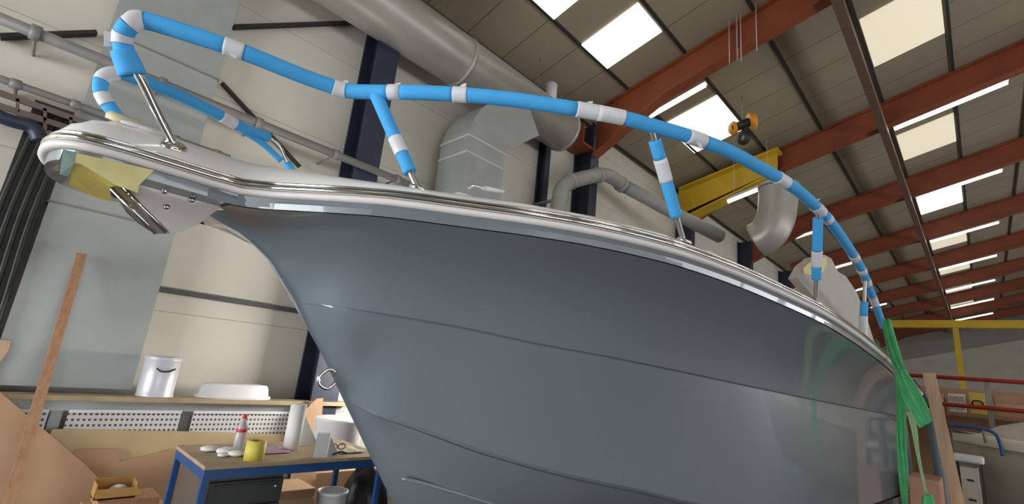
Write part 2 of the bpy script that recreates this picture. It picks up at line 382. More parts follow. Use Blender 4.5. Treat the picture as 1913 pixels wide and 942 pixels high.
# ---- rectangular duct on the left wall
dt = thing('rectangular_duct', (.45, 5.4, 1.15), 'wide flat grey galvanised duct running up the left wall', 'duct')
MB().box((.0, 5.30, 1.12), (.875, 5.495, 5.40)).build('casing', M_galv, dt)
for z in (2.55, 4.15, 5.35): MB().box((-.012, 5.285, z), (.887, 5.495, z+.012)).build('flange_joint', M_conduit, dt)
MB().box((.33, 5.294, 2.92), (.36, 5.30, 2.95)).build('label_plate', M_white, dt)
# ---- big round duct under the eave
rd = thing('round_duct', (3.0, 4.93, 7.36), 'big round galvanised duct under the eave with a square elbow behind the deck', 'duct')
RC = Vector((0, 4.95, 5.80)); RR = .36
MB().tube([(X0+.5, RC.y, RC.z), (2.0, RC.y, RC.z), (5.98, RC.y, RC.z)], RR, 40).build('duct_pipe', M_round, rd)
for x in (.6, 3.55, 5.95): MB().tube([(x-.03, RC.y, RC.z), (x+.03, RC.y, RC.z)], RR+.012, 40).build('joint_ring', M_round, rd)
MB().lathe([(RR*.99, 0), (RR*.9, .03), (RR*.5, .05), (.02, .055)], (5.98, RC.y, RC.z), 36, axis=(1, 0, 0)).build('end_cap', M_round, rd)
MB().tube([(5.55, RC.y, RC.z+.3), (5.55, RC.y, RC.z+.72)], .10, 16).build('vent_stub', M_white, rd)
for x in (1.0, 3.2, 5.2): MB().tube([(x, RC.y, RC.z+RR-.01), (x, RC.y, zroof(RC.y)-.002)], .008, 6).build('hanger_rod', M_conduit, rd)
# ---- square elbow under the round duct, part of the same extraction run
def ering(c, n1, n2, w1, w2): return [c+n1*a*w1/2+n2*b*w2/2 for a, b in ((-1,-1),(1,-1),(1,1),(-1,1))]
ecx, ecy, wz, wy = 4.015, 4.98, .71, .60
rows = [ering(Vector((ecx, ecy, z)), Vector((1, 0, 0)), Vector((0, 1, 0)), wz, wy) for z in (2.6, 4.55)]
piv = Vector((ecx+.62, ecy, 4.55))
for k in range(1, 6):
    a = math.radians(52)*k/5; n1 = Vector((math.cos(a), 0, -math.sin(a)))
    rows.append(ering(piv+Vector((-math.cos(a)*.62, 0, math.sin(a)*.62)), n1, Vector((0, 1, 0)), wz, wy))
cc = piv+Vector((-math.cos(a)*.62, 0, math.sin(a)*.62)); dr = Vector((math.sin(a), 0, math.cos(a)))
rows.append(ering(cc+dr*.75, n1, Vector((0, 1, 0)), wz*.95, wy))
MB().grid(rows, smooth=False, close=True).build('square_elbow', M_galv, rd)
for z in (4.38, 4.62): MB().box((ecx-wz/2-.012, ecy-wy/2-.012, z-.015), (ecx+wz/2+.012, ecy+wy/2+.012, z+.015)).build('joint_band', M_housing, rd)
MB().box((ecx-wz/2-.03, ecy-wy/2-.03, 0), (ecx+wz/2+.03, ecy+wy/2+.03, 2.6)).build('fan_housing', M_galv, rd)
# ---- bent grey plastic pipe
pp = thing('bent_pipe', (6.6, 5.2, 5.5), 'bent grey extraction pipe running behind the boat deck', 'pipe')
yy = 4.86
pth = [Vector((PY(1040, 420, yy).x, yy, .9)), PY(1040, 420, yy), PY(1045, 375, yy), PY(1050, 352, yy), PY(1065, 340, yy), PY(1090, 333, yy), PY(1118, 327, yy), PY(1140, 330, yy), PY(1165, 347, yy)]
endp = PY(1330, 440, 5.1)
pth = curve(pth, 5)
MB().tube(pth, [.135]*len(pth), 18).build('pipe_run', M_pipe, pp)
MB().tube([PY(1165, 347, yy), PY(1240, 388, 4.45), PY(1345, 442, 3.9)], [.135, .135, .15], 18).build('pipe_run', M_pipe, pp)
for a, b in (((1062, 341), (1068, 338)), ((1114, 328), (1120, 327.5)), ((1158, 343), (1163, 347))):
    MB().tube([PY(*a, yy), PY(*b, yy)], .155, 18).build('collar', M_pipe, pp)
MB().tube([PY(1046, 372, yy), PY(1046, 372, yy)+Vector((0, .62, 0))], .03, 8).build('wall_bracket', M_conduit, pp)
# ---- hanging round elbow far back
he = thing('hanging_elbow_duct', (10.6, 3.0, 6.0), 'fat grey round elbow duct hanging beyond the yellow beam', 'duct')
q = [PX(1454, 352, 10.4), PX(1452, 385, 10.4), PX(1446, 415, 10.4), PX(1432, 438, 10.4), PX(1412, 450, 10.4)]
q = [Vector((10.4, p.y, p.z)) for p in q]
MB().tube(curve(q, 5), .37, 28).build('elbow', M_round, he)
MB().tube([q[0], q[0]+Vector((0, .0, .06))], .39, 28).build('joint_ring', M_round, he)
MB().bar(q[0], (11.2, 3.25, q[0].z+.35), .05, .01).build('hanger_strap', M_conduit, he)
# ---- conduits along the left wall
def conduit(a, b, y, r, label):
    p, q = PY(*a, y), PY(*b, y); z = (p.z+q.z)/2
    t = thing('conduit_pipe', (p.x, y, z), label, 'pipe', None)
    MB().tube([(p.x-1.5, y, z), (q.x, y, z)], r, 12).build('pipe_run', M_conduit, t)
    for k in range(5):
        x = p.x+(q.x-p.x)*(.05+k*.22); MB().tube([(x-.03, y, z), (x+.03, y, z)], r*1.35, 12).tube([(x, y, z), (x, D-.005 if not -.05 < x < .95 else 5.299, z)], .012, 6).build('clip', M_conduit, t)
    return t
conduit((0, 40), (775, 346), 5.03, .045, 'thin grey conduit crossing the wall from upper left to the deck')
conduit((0, 152), (430, 292), 5.22, .03, 'thin lower conduit crossing the flat duct behind the pulpit')
# diagonal wall braces
def brace(a, b, label, y=5.44, w=.085):
    p, q = PY(*a, y), PY(*b, y)
    tag(MB().bar(p, q, .03, w, up=(0, 1, 0) if abs((q-p).normalized().y) < .9 else (0, 0, 1)).build('wall_brace', M_dark), label, 'brace')
brace((436, 51), (678, 42), 'dark brace rising across the cream wall to the navy column')
brace((0, 69), (180, 62), 'dark brace end left of the flat duct')
brace((414, 155), (560, 312), 'thin dark brace falling to the right of the flat duct', w=.05)
struct(MB().box((.885, D-.03, 1.6+.385), (2.4, D-.002, 1.6+.435)).build('trim_20', mat('seam_cover', (.10, .095, .10), .5)))
# ---- black cable column and steelwork at far left
bc = thing('cable_riser', (-.14, 5.3, 0), 'black cable riser beside the flat duct at the left edge', 'column')
MB().box((-.27, 5.25, 0), (-.03, 5.495, HC+1.72)).build('casing', M_black, bc)
for i, x in enumerate((-.24, -.18, -.12, -.06)): MB().tube(curve([(x, 5.235, .6), (x+.012, 5.23, 1.6), (x-.008, 5.235, 2.4), (x+.03, 5.235, 3.25)], 6), .016, 8).build('cable', M_black, bc)
gt = thing('cable_tray', (-.7, 5.2, 3.3), 'brownish slotted cable tray at the upper left behind the pulpit tip', 'cable tray')
for k in range(3): MB().bar(PY(-140, 125+28*k, 5.2), PY(178, 236+20*k, 5.2), .03, .045).build('rail', mat('tray_brown', (.14, .10, .085), .5), gt)
for k in range(9):
    t = k/6; a = PY(-140, 125, 5.2).lerp(PY(178, 236, 5.2), t); b = PY(-140, 181, 5.2).lerp(PY(178, 276, 5.2), t)
    MB().bar(a, b, .02, .03, up=(0, 1, 0)).build('rung', MATS['tray_brown'], gt)
tag(MB().tube(curve([PY(-60, 190, 5.0), PY(10, 222, 5.0), PY(60, 238, 5.0), PY(75, 262, 5.0)], 6), .05, 12).build('black_hose', M_navy), 'dark hose hanging at the left edge behind the pulpit tip', 'hose')

# ================================================================== THE BOAT
PSI = math.radians(4.0); CP, SP = math.cos(PSI), math.sin(PSI)
BY = 2.2; NP = Vector((-SP, -CP, 0))
def bp(s, b, z): return Vector((s*CP+b*NP.x, BY-s*SP+b*NP.y, z+HC))
SS = [.40, .489, .576, .66, .772, .856, .978, 1.108, 1.339, 1.569, 1.981, 2.667, 3.503, 4.719, 5.642, 6.342, 7.2]
SB = [.245, .25, .312, .405, .525, .612, .707, .795, .956, 1.079, 1.213, 1.302, 1.352, 1.335, 1.29, 1.262, 1.22]
ZX = [0, .5, 1, 1.5, 2, 3, 4, 5, 6, 7.3]; ZZ = [.535, .53, .535, .535, .53, .495, .44, .36, .27, .15]
def bs(s): return smooth_interp(s, SS, SB)
def zs(s): return smooth_interp(s, ZX, ZZ)
LEN = 7.2
# lines of the topsides: chine and the knuckle above it
B1S = [.852, .904, .947, 1.083, 1.393, 1.688, 2.057, 2.493, 3.175, 4.299, 7.2]; B1B = [.0, .09, .162, .290, .489, .660, .829, .945, 1.046, 1.096, 1.06]; B1Z = [.200, .197, .193, .183, .163, .131, .107, .080, .044, .003, -.07]
B2S = [1.135, 1.278, 1.421, 1.653, 2.024, 2.408, 2.787, 3.5, 5, 7.2]; B2B = [0, .162, .261, .411, .611, .772, .886, 1.02, 1.09, 1.08]; B2Z = [-.205, -.248, -.290, -.361, -.443, -.506, -.579, -.66, -.76, -.80]
STZ = [-1.12, -1.10, -1.04, -.90, -.675, -.448, -.201, -.009, .162, .355, .408, .447, .478]; STS = [4.0, 2.9, 2.2, 1.78, 1.484, 1.317, 1.139, 1.002, .862, .700, .625, .556, .44]
def stem_s(z): return interp(z, STZ, STS)
KS = list(reversed(STS)); KZ = list(reversed(STZ))
def stem_z(s): return interp(s, KS, KZ)
b1 = lambda s: smooth_interp(s, B1S, B1B); z1 = lambda s: smooth_interp(s, B1S, B1Z)
b2 = lambda s: smooth_interp(s, B2S, B2B); z2 = lambda s: smooth_interp(s, B2S, B2Z)
NC = 64
def cols(s0): return [s0+(LEN-s0)*(k/NC)**1.7 for k in range(NC+1)]
def side_rows(sgn):
    """regions from the sheer down; each region is a list of rows"""
    R = []
    band = [[bp(s, sgn*(bs(s)+o), zs(s)+dz) for s in cols(.40)] for o, dz in ((0, 0), (.002, -.02), (-.004, -.042))]
    R.append(band)
    flare = []; n = 16
    for i in range(n+1):
        f = 1-i/n                                           # 1 at the sheer band, 0 at the knuckle
        zt0 = .478; s0 = stem_s(.195+(zt0-.195)*f)
        row = []
        for s in cols(s0):
            wv = sm((s-s0)/.10)
            zt = zs(s)-.044; zl = z1(s)
            g = .42*f+.58*f**2.8
            bb = b1(s)+(bs(s)-.012-b1(s))*g if s > .852 else (bs(s)-.012)*max(0, (s-s0)/(.852-s0+.001))**.8*g**1.0 + 0
            if i == 0: wv = 1; bb = bs(s)-.012 if s > s0+.0 else 0
            row.append(bp(s, sgn*max(.0, bb*(wv if i else sm((s-s0)/.03))), stem_z(s0)*(1-wv)+(zl+(zt-zl)*f)*wv if i else zt))
        flare.append(row)
    R.append(flare)
    top = []; n = 9
    for i in range(n+1):
        f = 1-i/n; s0 = stem_s(-.205+(.190+.205)*f); row = []
        for s in cols(s0):
            wv = sm((s-s0)/.12); bl = b2(s); bu = b1(s)-.001
            bb = bl+(bu-bl)*(.8*f+.2*f*f); zz = z2(s)+(z1(s)-.010-z2(s))*f
            row.append(bp(s, sgn*max(0, bb*wv), (stem_z(s0))*(1-wv)+zz*wv))
        top.append(row)
    R.append(top)
    gro = [[p+(Vector((0, 0, -.003))-NP*.011*sgn)*sm((k-1)/10) for k, p in enumerate(flare[-1])]]
    R.append([flare[-1], gro[0], top[0]])
    low = []; n = 9
    for i in range(n+1):
        g = i/n; s0 = stem_s(-.215-.84*g) if g < 1 else stem_s(-1.04); row = []
        for s in cols(s0):
            wv = sm((s-s0)/(.12+.2*g)); bb = max(0, b2(s)-.006)*(1-g); zk = stem_z(s); zz = (z2(s)-.020)*(1-g)+zk*g
            zb0 = stem_z(s0)*(1-g)+zk*g; row.append(bp(s, sgn*max(0, bb*wv), max(zk, zb0*(1-wv)+zz*wv)))
        low.append(row)
    R.append([top[-1], [p+(Vector((0, 0, -.006))-NP*.022*sgn)*sm((k-1)/14) for k, p in enumerate(low[0])], low[0]]); R.append(low)
    return R
boat = thing('motor_boat', bp(3.5, 0, -1.12), 'blue grey motor boat with foam wrapped bow rail filling the picture', 'boat')
hm = MB()
for sgn in (1, -1):
    for reg in side_rows(sgn): hm.grid(reg, smooth=len(reg) > 3, flip=(sgn < 0))
# under-lip of the pulpit and transom
tr = [bp(LEN, b, z) for b, z in ((bs(LEN), zs(LEN)), (b1(LEN), z1(LEN)), (b2(LEN), z2(LEN)), (0, -1.10), (-b2(LEN), z2(LEN)), (-b1(LEN), z1(LEN)), (-bs(LEN), zs(LEN)))]
hm.poly(tr)
hm.build('hull', M_hull, boat, recalc=False)
# spray strip low on the hull
def on_bottom(px, py):
    d = ray(px, py)
    for k in range(500, 4000):
        q = d*(k*1e-6); rel = q-Vector((0, BY, 0)); b = rel.dot(NP); sx_ = rel.dot(Vector((CP, -SP, 0)))
        zk = stem_z(sx_); bb = (b2(sx_)-.006)*max(0, (q.z-zk))/max(.01, z2(sx_)-.020-zk)
        if b <= bb: return Vector((q.x, q.y, q.z+HC))
    return q
stk = [on_bottom(x, y) for x, y in ((748, 894), (775, 899), (805, 907), (840, 917), (880, 929), (930, 945), (990, 962))]
MB().tube(curve([p+NP*.004 for p in stk], 4), [.002]+[.009]*23+[.009], 8).build('spray_strake', M_hull, boat)
# plan outline of the rub rail, from port stern round the pulpit to starboard stern
NOSE = [(.40, .245), (.22, .248), (.10, .243), (.045, .225), (.0, .185), (-.025, .13), (-.038, .065), (-.042, 0)]
half = [(s, bs(s)) for s in [LEN-(LEN-.40)*(k/70) for k in range(70)]]
nose = [(p.x, p.y) for p in curve([(a, b, 0) for a, b in NOSE], 4)]
out = half+nose+[(a, -b) for a, b in reversed(nose[:-1])]+[(a, -b) for a, b in reversed(half)]
def outline_rows(prof):
    rows = [[] for _ in prof]
    for i, (s, b) in enumerate(out):
        a, c = out[max(i-1, 0)], out[min(i+1, len(out)-1)]
        t = Vector((c[0]-a[0], c[1]-a[1])).normalized(); nrm = Vector((-t.y, t.x)); nrm = -nrm if nrm.dot(Vector((s-.6 if s < .3 else 0, b))) < 0 else nrm
        for r, (o, dz) in enumerate(prof): rows[r].append(bp(s+nrm.x*o, b+nrm.y*o, zs(s)+dz))
    return rows
def sweep(prof, name, m, closed=True):
    rows = outline_rows(prof)
    if closed: rows.append(rows[0])
    MB().grid(rows, smooth=True).build(name, m, boat, weld=1e-5)
sweep([(-.01, -.002), (.013, -.002), (.022, .005), (.022, .017), (.012, .023), (-.01, .023)], 'rub_rail_lip', M_lip)
sweep([(-.01, .024), (.010, .024), (.019, .028), (.023, .036), (.018, .045), (.008, .050), (-.01, .050)], 'rub_rail', M_chrome)
sweep([(-.01, .0515), (.010, .0515), (.013, .055), (.010, .0595), (-.01, .0595)], 'rub_rail_lip', M_chrome)
# fascia + underside of the pulpit
pu = MB(); rows = [[], [], []]
pn = [(a, b) for a, b in ([(.62, bs(.62)), (.5, bs(.5))]+nose)]; pn = pn+[(a, -b) for a, b in reversed(pn[:-1])]
for (a, b) in pn:
    rows[0].append(bp(a, b, zs(a)+.0)); k = .985; dp = .036; rows[1].append(bp(a+.004, b*k, zs(a)-dp)); rows[2].append(bp(max(a, .02)+.03, b*.45, zs(a)-dp-.004))
pu.grid(rows, smooth=False); pu.grid([rows[2][:len(pn)//2+1], list(reversed(rows[2][len(pn)//2:]))], smooth=False)
pu.build('pulpit_flange', M_hull, boat)
# white deck moulding: crowned gunwale and foredeck
def rise(s, d):
    k = sm((s-.40)/.55); H = .20*(1-k)+.050*k; q = .17*(1-k)+.045*k
    return .060+H*(1-math.exp(-d/q))+(.06*k)*sm(d/1.0)
dk = MB(); rows = []
sts = [-.036, -.025, 0, .045, .1, .16, .22, .3, .4, .46, .52, .58, .66, .75, .85, 1, 1.15, 1.35, 1.6, 1.9, 2.3, 2.8, 3.4, 4.2, 5, 6, LEN]
def bout(s):
    if s >= .40: return bs(s)
    return interp(-s, [-a for a, b in nose], [b for a, b in nose])
for s in sts:
    row = []; B = max(bout(s), .004); m = 14
    for j in range(-m, m+1):
        u = j/m; u = math.copysign(1-(1-abs(u))**1.9, u); b = B*u; d = (B-abs(b))
        if s < .1: d = min(d, max(0, s+.042)*1.0+.0)
        row.append(bp(s, b, zs(s)+rise(max(s, 0), d)))
    rows.append(row)
dk.grid(rows); dk.build('foredeck', M_gel, boat)
# pulpit fittings ---------------------------------------------------------
def disc(s, b, r, h, m, name, parent=boat, tilt=None, zoff=0, sx=1):
    B = bout(s); z = zs(s)+rise(s, B-abs(b)); e = .01
    zb = zs(s)+rise(s, B-abs(b)+e); nb = (zb-z)/e
    nn = (NP*(1 if b >= 0 else -1)*nb+Vector((0, 0, 1))).normalized()
    return MB().lathe([(r, -.004), (r, h*.5), (r*.85, h), (.002, h*1.02)], bp(s, b, z+zoff), 24, axis=nn).build(name, m, parent), bp(s, b, z)
disc(.27, .19, .042, .012, M_chrome, 'rail_base')
o, pcen = disc(.14, .075, .062, .012, M_gel, 'deck_light')
o, _ = disc(.118, .08, .05, .022, M_cream, 'masking_patch')
disc(.19, .09, .05, .012, M_lip, 'deck_light')
# anchor bracket under the pulpit
def PB(px, py, b):                                   # point on a plane parallel to the keel plane, b to port
    d = ray(px, py); base = Vector((0, BY, 0)); k = (b+base.dot(NP))/(d.dot(NP)); d = d*k; return Vector((d.x, d.y, d.z+HC))
br = MB(); pb = .150
br.prism([PB(x, y, pb) for x, y in ((240, 322), (300, 322), (475, 376), (440, 390), (405, 393), (372, 418), (345, 430), (314, 437), (288, 437), (262, 405), (236, 372))], -NP*.012)
brk = br.build('anchor_bracket', M_steel, boat)
MB().prism([PB(x, y, pb+.004) for x, y in ((270, 326), (475, 380), (474, 386), (420, 380), (268, 345))], NP*.006).build('bracket_flange', M_steel, brk)
for (x, y) in ((307, 359), (358, 375), (311, 388)): MB().lathe([(.010, 0), (.010, .012), (.006, .018), (.001, .019)], PB(x, y, pb), 12, axis=NP).build('bolt', M_chrome, brk)
ch = MB()
for bq in (.172, .075):
    ch.prism([PB(x, y, bq) for x, y in ((203, 347), (226, 343), (305, 424), (318, 436), (290, 438), (262, 420), (236, 396))], -NP*.006 if bq > .1 else NP*.006)
ch.prism([PB(236, 396, .172), PB(262, 420, .172), PB(290, 438, .172), PB(290, 438, .075), PB(262, 420, .075), PB(236, 396, .075)], (0, 0, .004))
chute = ch.build('anchor_chute', M_chrome, boat)
for e in (((208, 352), (292, 437)), ((229, 348), (262, 384), (312, 434))): MB().tube([PB(x, y, .178) for x, y in e], .0065, 8).build('chute_edge', M_chrome, chute)
MB().tube([PB(222, 360, .166), PB(222, 360, .08)], .022, 14).build('bow_roller', M_black, boat)
# masking sheets around the pulpit tip
def sheet(name, pts, m, n=3, seed=1, amp=.006):
    rnd = random.Random(seed); rows = []
    a, b, c, d = [Vector(p) for p in pts]
    for i in range(n+1):
        rows.append([a.lerp(b, j/n).lerp(d.lerp(c, j/n), i/n)+NP*rnd.uniform(-amp, amp) for j in range(n+1)])
    return MB().grid(rows).build(name, m, boat, solid=.003)
def PS(px, py, b): return PB(px, py, b)
def patch(name, pts, m, th=.003):
    v = [PB(x, y, b) for x, y, b in pts]; return MB().prism(v, -NP*th).build(name, m, boat)
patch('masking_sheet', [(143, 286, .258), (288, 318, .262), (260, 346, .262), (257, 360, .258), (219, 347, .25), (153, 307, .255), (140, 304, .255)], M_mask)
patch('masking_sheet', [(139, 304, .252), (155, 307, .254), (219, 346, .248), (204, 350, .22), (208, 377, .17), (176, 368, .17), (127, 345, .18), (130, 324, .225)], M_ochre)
patch('green_masking', [(118, 279, .215), (145, 285, .248), (139, 305, .244), (128, 330, .20), (111, 326, .175), (109, 304, .19)], M_green)
# bow eye
be = [PB(626, 715, 0), PB(612, 726, 0), PB(597, 719, 0), PB(596, 705, 0), PB(606, 694, 0), PB(618, 690, 0), PB(628, 697, 0)]
MB().tube(curve(be, 6), .0085, 10).build('bow_eye', M_chrome, boat)
# deck hatch & cleat
htc = thing  # (kept simple: fittings are boat parts)
hx = bp(1.36, .52, 0); 
def dz(s, b): return zs(s)+rise(s, bs(s)-abs(b))
MB().grid([[bp(s, b, dz(s, b)+.035) for b in (.60, .54, .3, .0)] for s in (1.22, 1.4, 1.62)]).build('deck_hatch', M_gel, boat, solid=.03)
MB().tube(curve([PB(876, 352, .62), PB(884, 347, .62), PB(896, 349, .62), PB(902, 354, .62)], 5), .006, 8).build('hatch_handle', M_chrome, boat)
MB().tube([PB(905, 352, .62), PB(940, 358, .62)], .010, 8).build('deck_cleat', M_gel, boat)
# cabin with masked windows
cb = MB(); cpts = [PB(x, y, .92) for x, y in ((1490, 520), (1502, 497), (1520, 482), (1540, 476), (1553, 483), (1566, 508), (1580, 516), (1600, 545), (1618, 590), (1640, 660), (1560, 600))]
cb.prism(cpts, -NP*.07); cabin = cb.build('masked_windscreen', mat('grey_masking_film', (.52, .48, .44), .7, var=.06), boat)
MB().prism([PB(x, y, .925) for x, y in ((1500, 500), (1520, 484), (1522, 516), (1500, 512))], NP*.006).build('masking_sheet', M_mask, cabin)
MB().prism([PB(x, y, .925) for x, y in ((1530, 484), (1542, 480), (1544, 494), (1530, 516))], NP*.006).build('masking_sheet', M_mask, cabin)

# ------------------------------------------------------------------ bow rail
RZX = [0, .5, 1, 1.5, 2, 3, 4, 5, 5.5, 6]; RZZ = [1.0, 1.0, 1.0, 1.0, 1.01, 1.03, .98, .86, .76, .64]
def rail_pt(px, py):
    d = ray(px, py); lo, hi = 1e-5, .02
    for _ in range(50):
        m = (lo+hi)/2; q = d*m; s = (q-Vector((0, BY, 0))).dot(Vector((CP, -SP, 0)))
        if q.z-interp(s, RZX, RZZ) > 0: hi = m
        else: lo = m
    q = d*lo; return Vector((q.x, q.y, q.z+HC))
top_px = [(268, 38), (350, 62), (450, 96), (560, 140), (610, 158), (650, 170), (700, 172), (780, 173), (860, 177), (940, 184), (1020, 195), (1140, 215), (1215, 234), (1290, 256), (1360, 282), (1410, 308), (1460, 336), (1500, 364), (1545, 408), (1580, 455), (1610, 505), (1632, 560), (1650, 610)]
pr = [rail_pt(*p) for p in top_px]
ybend = pr[0].y
bend = [PY(325, 272, 2.005), PY(293, 210, 1.985), PY(262, 146, 1.955), PY(232, 97, 1.94), PY(229, 76, 1.93), PY(233, 58, 1.91), PY(246, 44, 1.89)]
port_top = curve(bend[3:]+pr, 8); L_top = arclen(port_top)
port_low = curve(bend[:4], 8)
rail = MB(); rail.tube(curve(bend+pr, 6), .0145, 12)
# starboard side: bow loop and run aft, then down to the deck
sb = [PY(258, 262, 2.43), PY(228, 228, 2.43), PY(207, 203, 2.43), PY(193, 182, 2.43), PY(187, 162, 2.43), PY(196, 142, 2.43), PY(222, 137, 2.43), PY(255, 147, 2.44), PY(330, 176, 2.47), PY(410, 215, 2.50), PY(450, 237, 2.54), PY(505, 258, 2.62)]
sbc = curve(sb, 8); rail.tube(sbc, .0145, 12)
sd = curve([PY(440, 232, 2.53), PY(490, 250, 2.6), PY(520, 272, 2.63), PY(533, 298, 2.64), PY(550, 330, 2.65), PY(560, 352, 2.65)], 6); rail.tube(sd, .013, 10)
rl = rail.build('bow_rail', M_chrome, boat)
FR = .0285
def foam(pts, r=FR, m=M_foam, name='foam_sleeve'): return MB().tube(pts, r, 16).build(name, m, rl)
def tape(pts, r=FR+.0022): return MB().tube(pts, r, 16).build('tape_band', M_tape, rl)
def sleeves(pts, L, marks, a0, a1, r=FR):
    """foam along a line from a0 to a1 broken by tape bands (position px, py, width m)"""
    ms = sorted((near_len(pts, L, x, y), wd) for x, y, wd in marks); cur = a0
    for c, wd in ms:
        if c-wd/2 > cur+.01: foam(sub(pts, L, cur, c-wd/2), r)
        tape(sub(pts, L, max(a0, c-wd/2), min(a1, c+wd/2)), r+.002); cur = c+wd/2
    if a1 > cur+.01: foam(sub(pts, L, cur, a1), r)
s_start = near_len(port_top, L_top, 232, 97)
sleeves(port_top, L_top, [(231, 72, .035), (254, 42, .05), (435, 90, .06), (637, 166, .05), (738, 172, .05), (860, 177, .055), (1090, 206, .085), (1143, 216, .11), (1298, 259, .09), (1462, 338, .10), (1526, 388, .12), (1545, 408, .06), (1594, 478, .10), (1608, 502, .10), (1620, 528, .12), (1632, 560, .2)], s_start, L_top[-1])
# open foam end at the port bow leg, with the bare tube leaving it
leg = sub(port_low, arclen(port_low), near_len(port_low, arclen(port_low), 258, 142), arclen(port_low)[-1])
off = Vector((-.012, 0, -.010))
MB().tube([p+off*(1-i/len(leg)) for i, p in enumerate(leg)], [.036-.006*i/len(leg) for i in range(len(leg))], 18, cap=False).build('foam_sleeve', M_foam, rl, solid=.009)
MB().prism([PY(194, 58, 1.95), PY(228, 58, 1.95), PY(230, 88, 1.95), PY(194, 86, 1.95)], (0, .002, 0)).build('tape_flag', M_tape, rl)
# starboard foam
Ls = arclen(sbc)
sleeves(sbc, Ls, [(203, 140, .075), (196, 184, .045), (425, 223, .07)], near_len(sbc, Ls, 236, 238), near_len(sbc, Ls, 500, 256), .0255)
Ld = arclen(sd); foam(sub(sd, Ld, near_len(sd, Ld, 537, 305), Ld[-1]), .022)
low_s = curve([PY(450, 242, 2.56), PY(490, 268, 2.60), PY(525, 300, 2.62)], 6); foam(low_s, .016)
def tape_end(px, py, ang, ln=.03):
    p = port_top[min(range(len(port_top)), key=lambda i: (proj(port_top[i])[0]-px)**2+(proj(port_top[i])[1]-py)**2)]
    up = Vector((0, 0, 1)); al_ = (port_top[min(len(port_top)-1, 1+port_top.index(p))]-p).normalized()
    a = p+up*FR*math.cos(ang)-Vector((0, 1, 0))*FR*math.sin(ang); d = (up*math.cos(ang+.5)-Vector((0, 1, 0))*math.sin(ang+.5))
    MB().prism([a-al_*.016, a+al_*.012, a+al_*.010+d*ln, a-al_*.004+d*ln*.8], al_.cross(d)*.0015).build('tape_end', M_tape, rl)
for px, py, ang, ln in ((430, 92, 2.6, .018), (642, 160, .2, .014), (862, 170, .1, .020), (1090, 200, .2, .014), (1300, 262, 2.5, .03), (1526, 386, .3, .02), (738, 166, .2, .012)): tape_end(px, py, ang, ln)
# stanchions with their sleeves
def stanchion(top, base_sb, marks, foam_a, foam_b, r=.0125):
    px, inset = base_sb
    def foot(s): b = bs(s)-inset; return bp(s, b, zs(s)+rise(s, inset)-.004)
    s = min((.6+.01*k for k in range(560)), key=lambda s: abs(proj(foot(s))[0]-px)); b = bs(s)-inset; p1 = foot(s)
    p0 = port_top[min(range(len(port_top)), key=lambda i: (proj(port_top[i])[0]-top[0])**2+(proj(port_top[i])[1]-top[1])**2)]
    pts = [p0.lerp(p1, k/30) for k in range(31)]; L = arclen(pts)
    st = MB().tube(pts, r, 12).build('stanchion', M_steel, rl)
    disc(s, b, .035, .010, M_chrome, 'rail_base')
    a, bb = L[-1]*foam_a, L[-1]*foam_b
    cur = a
    for c, wd in marks:
        c = L[-1]*c; foam(sub(pts, L, cur, c-wd/2), .0255); tape(sub(pts, L, c-wd/2, c+wd/2), .0277); cur = c+wd/2
    foam(sub(pts, L, cur, bb), .0255)
stanchion((700, 172), (779, .05), [(.56, .07)], .03, .83)
stanchion((1213, 234), (1278, .05), [(.36, .10)], .12, .76)
stanchion((1526, 388), (1524, .06), [(.50, .10)], .09, .72)
stanchion((1616, 518), (1612, .06), [(.86, .2)], .40, .82)

# ------------------------------------------------------------------ green cloth hanging at the rail end
gc = thing('green_cloth', PX(1660, 600, 4.75), 'bright green cloth tied to the rail end and hanging down the hull side', 'cloth')
def ribbon(pairs, m, name, x, n=6, amp=.012, sd=3):
    rnd = random.Random(sd); rows = []
    la = curve([PX(*a, x) for a, b in pairs], 5); lb = curve([PX(*b, x) for a, b in pairs], 5)
    for p, q in zip(la, lb): rows.append([p.lerp(q, k/n)+Vector((math.sin(k*2.1+p.z*3)*amp*2+rnd.uniform(-.3, .3)*amp, 0, 0)) for k in range(n+1)])
    return MB().grid(rows).build(name, m, gc, solid=.006)
ribbon([((1649, 596), (1662, 596)), ((1652, 630), (1672, 628)), ((1664, 670), (1684, 668)), ((1674, 705), (1694, 702)), ((1676, 760), (1692, 760)), ((1676, 830), (1694, 830)), ((1680, 900), (1696, 890)), ((1686, 945), (1694, 945))], M_cloth, 'hanging_strip', 4.75)
ribbon([((1676, 690), (1690, 690)), ((1684, 735), (1708, 715)), ((1698, 765), (1732, 758)), ((1718, 800), (1741, 788))], M_cloth, 'flap', 4.68, sd=5)
ribbon([((1694, 770), (1702, 768)), ((1702, 800), (1712, 795)), ((1712, 850), (1718, 850)), ((1728, 925), (1732, 925))], M_cloth_pale, 'cord', 4.66, n=3, amp=.004, sd=6)
ribbon([((1724, 925), (1742, 925)), ((1722, 950), (1748, 948))], M_cloth, 'cord_end', 4.66, n=4, sd=7)
# ------------------------------------------------------------------ boat supports (mostly below the frame)
def stand(s, label):
    c = bp(s, 0, 0); t = thing('keel_block', (c.x, c.y, 0), label, 'boat support', 'keel blocks under the boat')
    zt = HC+stem_z(s)-.005
    MB().box((c.x-.25, c.y-.2, 0), (c.x+.25, c.y+.2, .2), .01).build('block', M_wood, t)
    MB().box((c.x-.2, c.y-.15, .2), (c.x+.2, c.y+.15, zt), .01).build('block', M_plank, t)
stand(2.9, 'timber keel block under the forward keel'); stand(5.8, 'timber keel block under the aft keel')

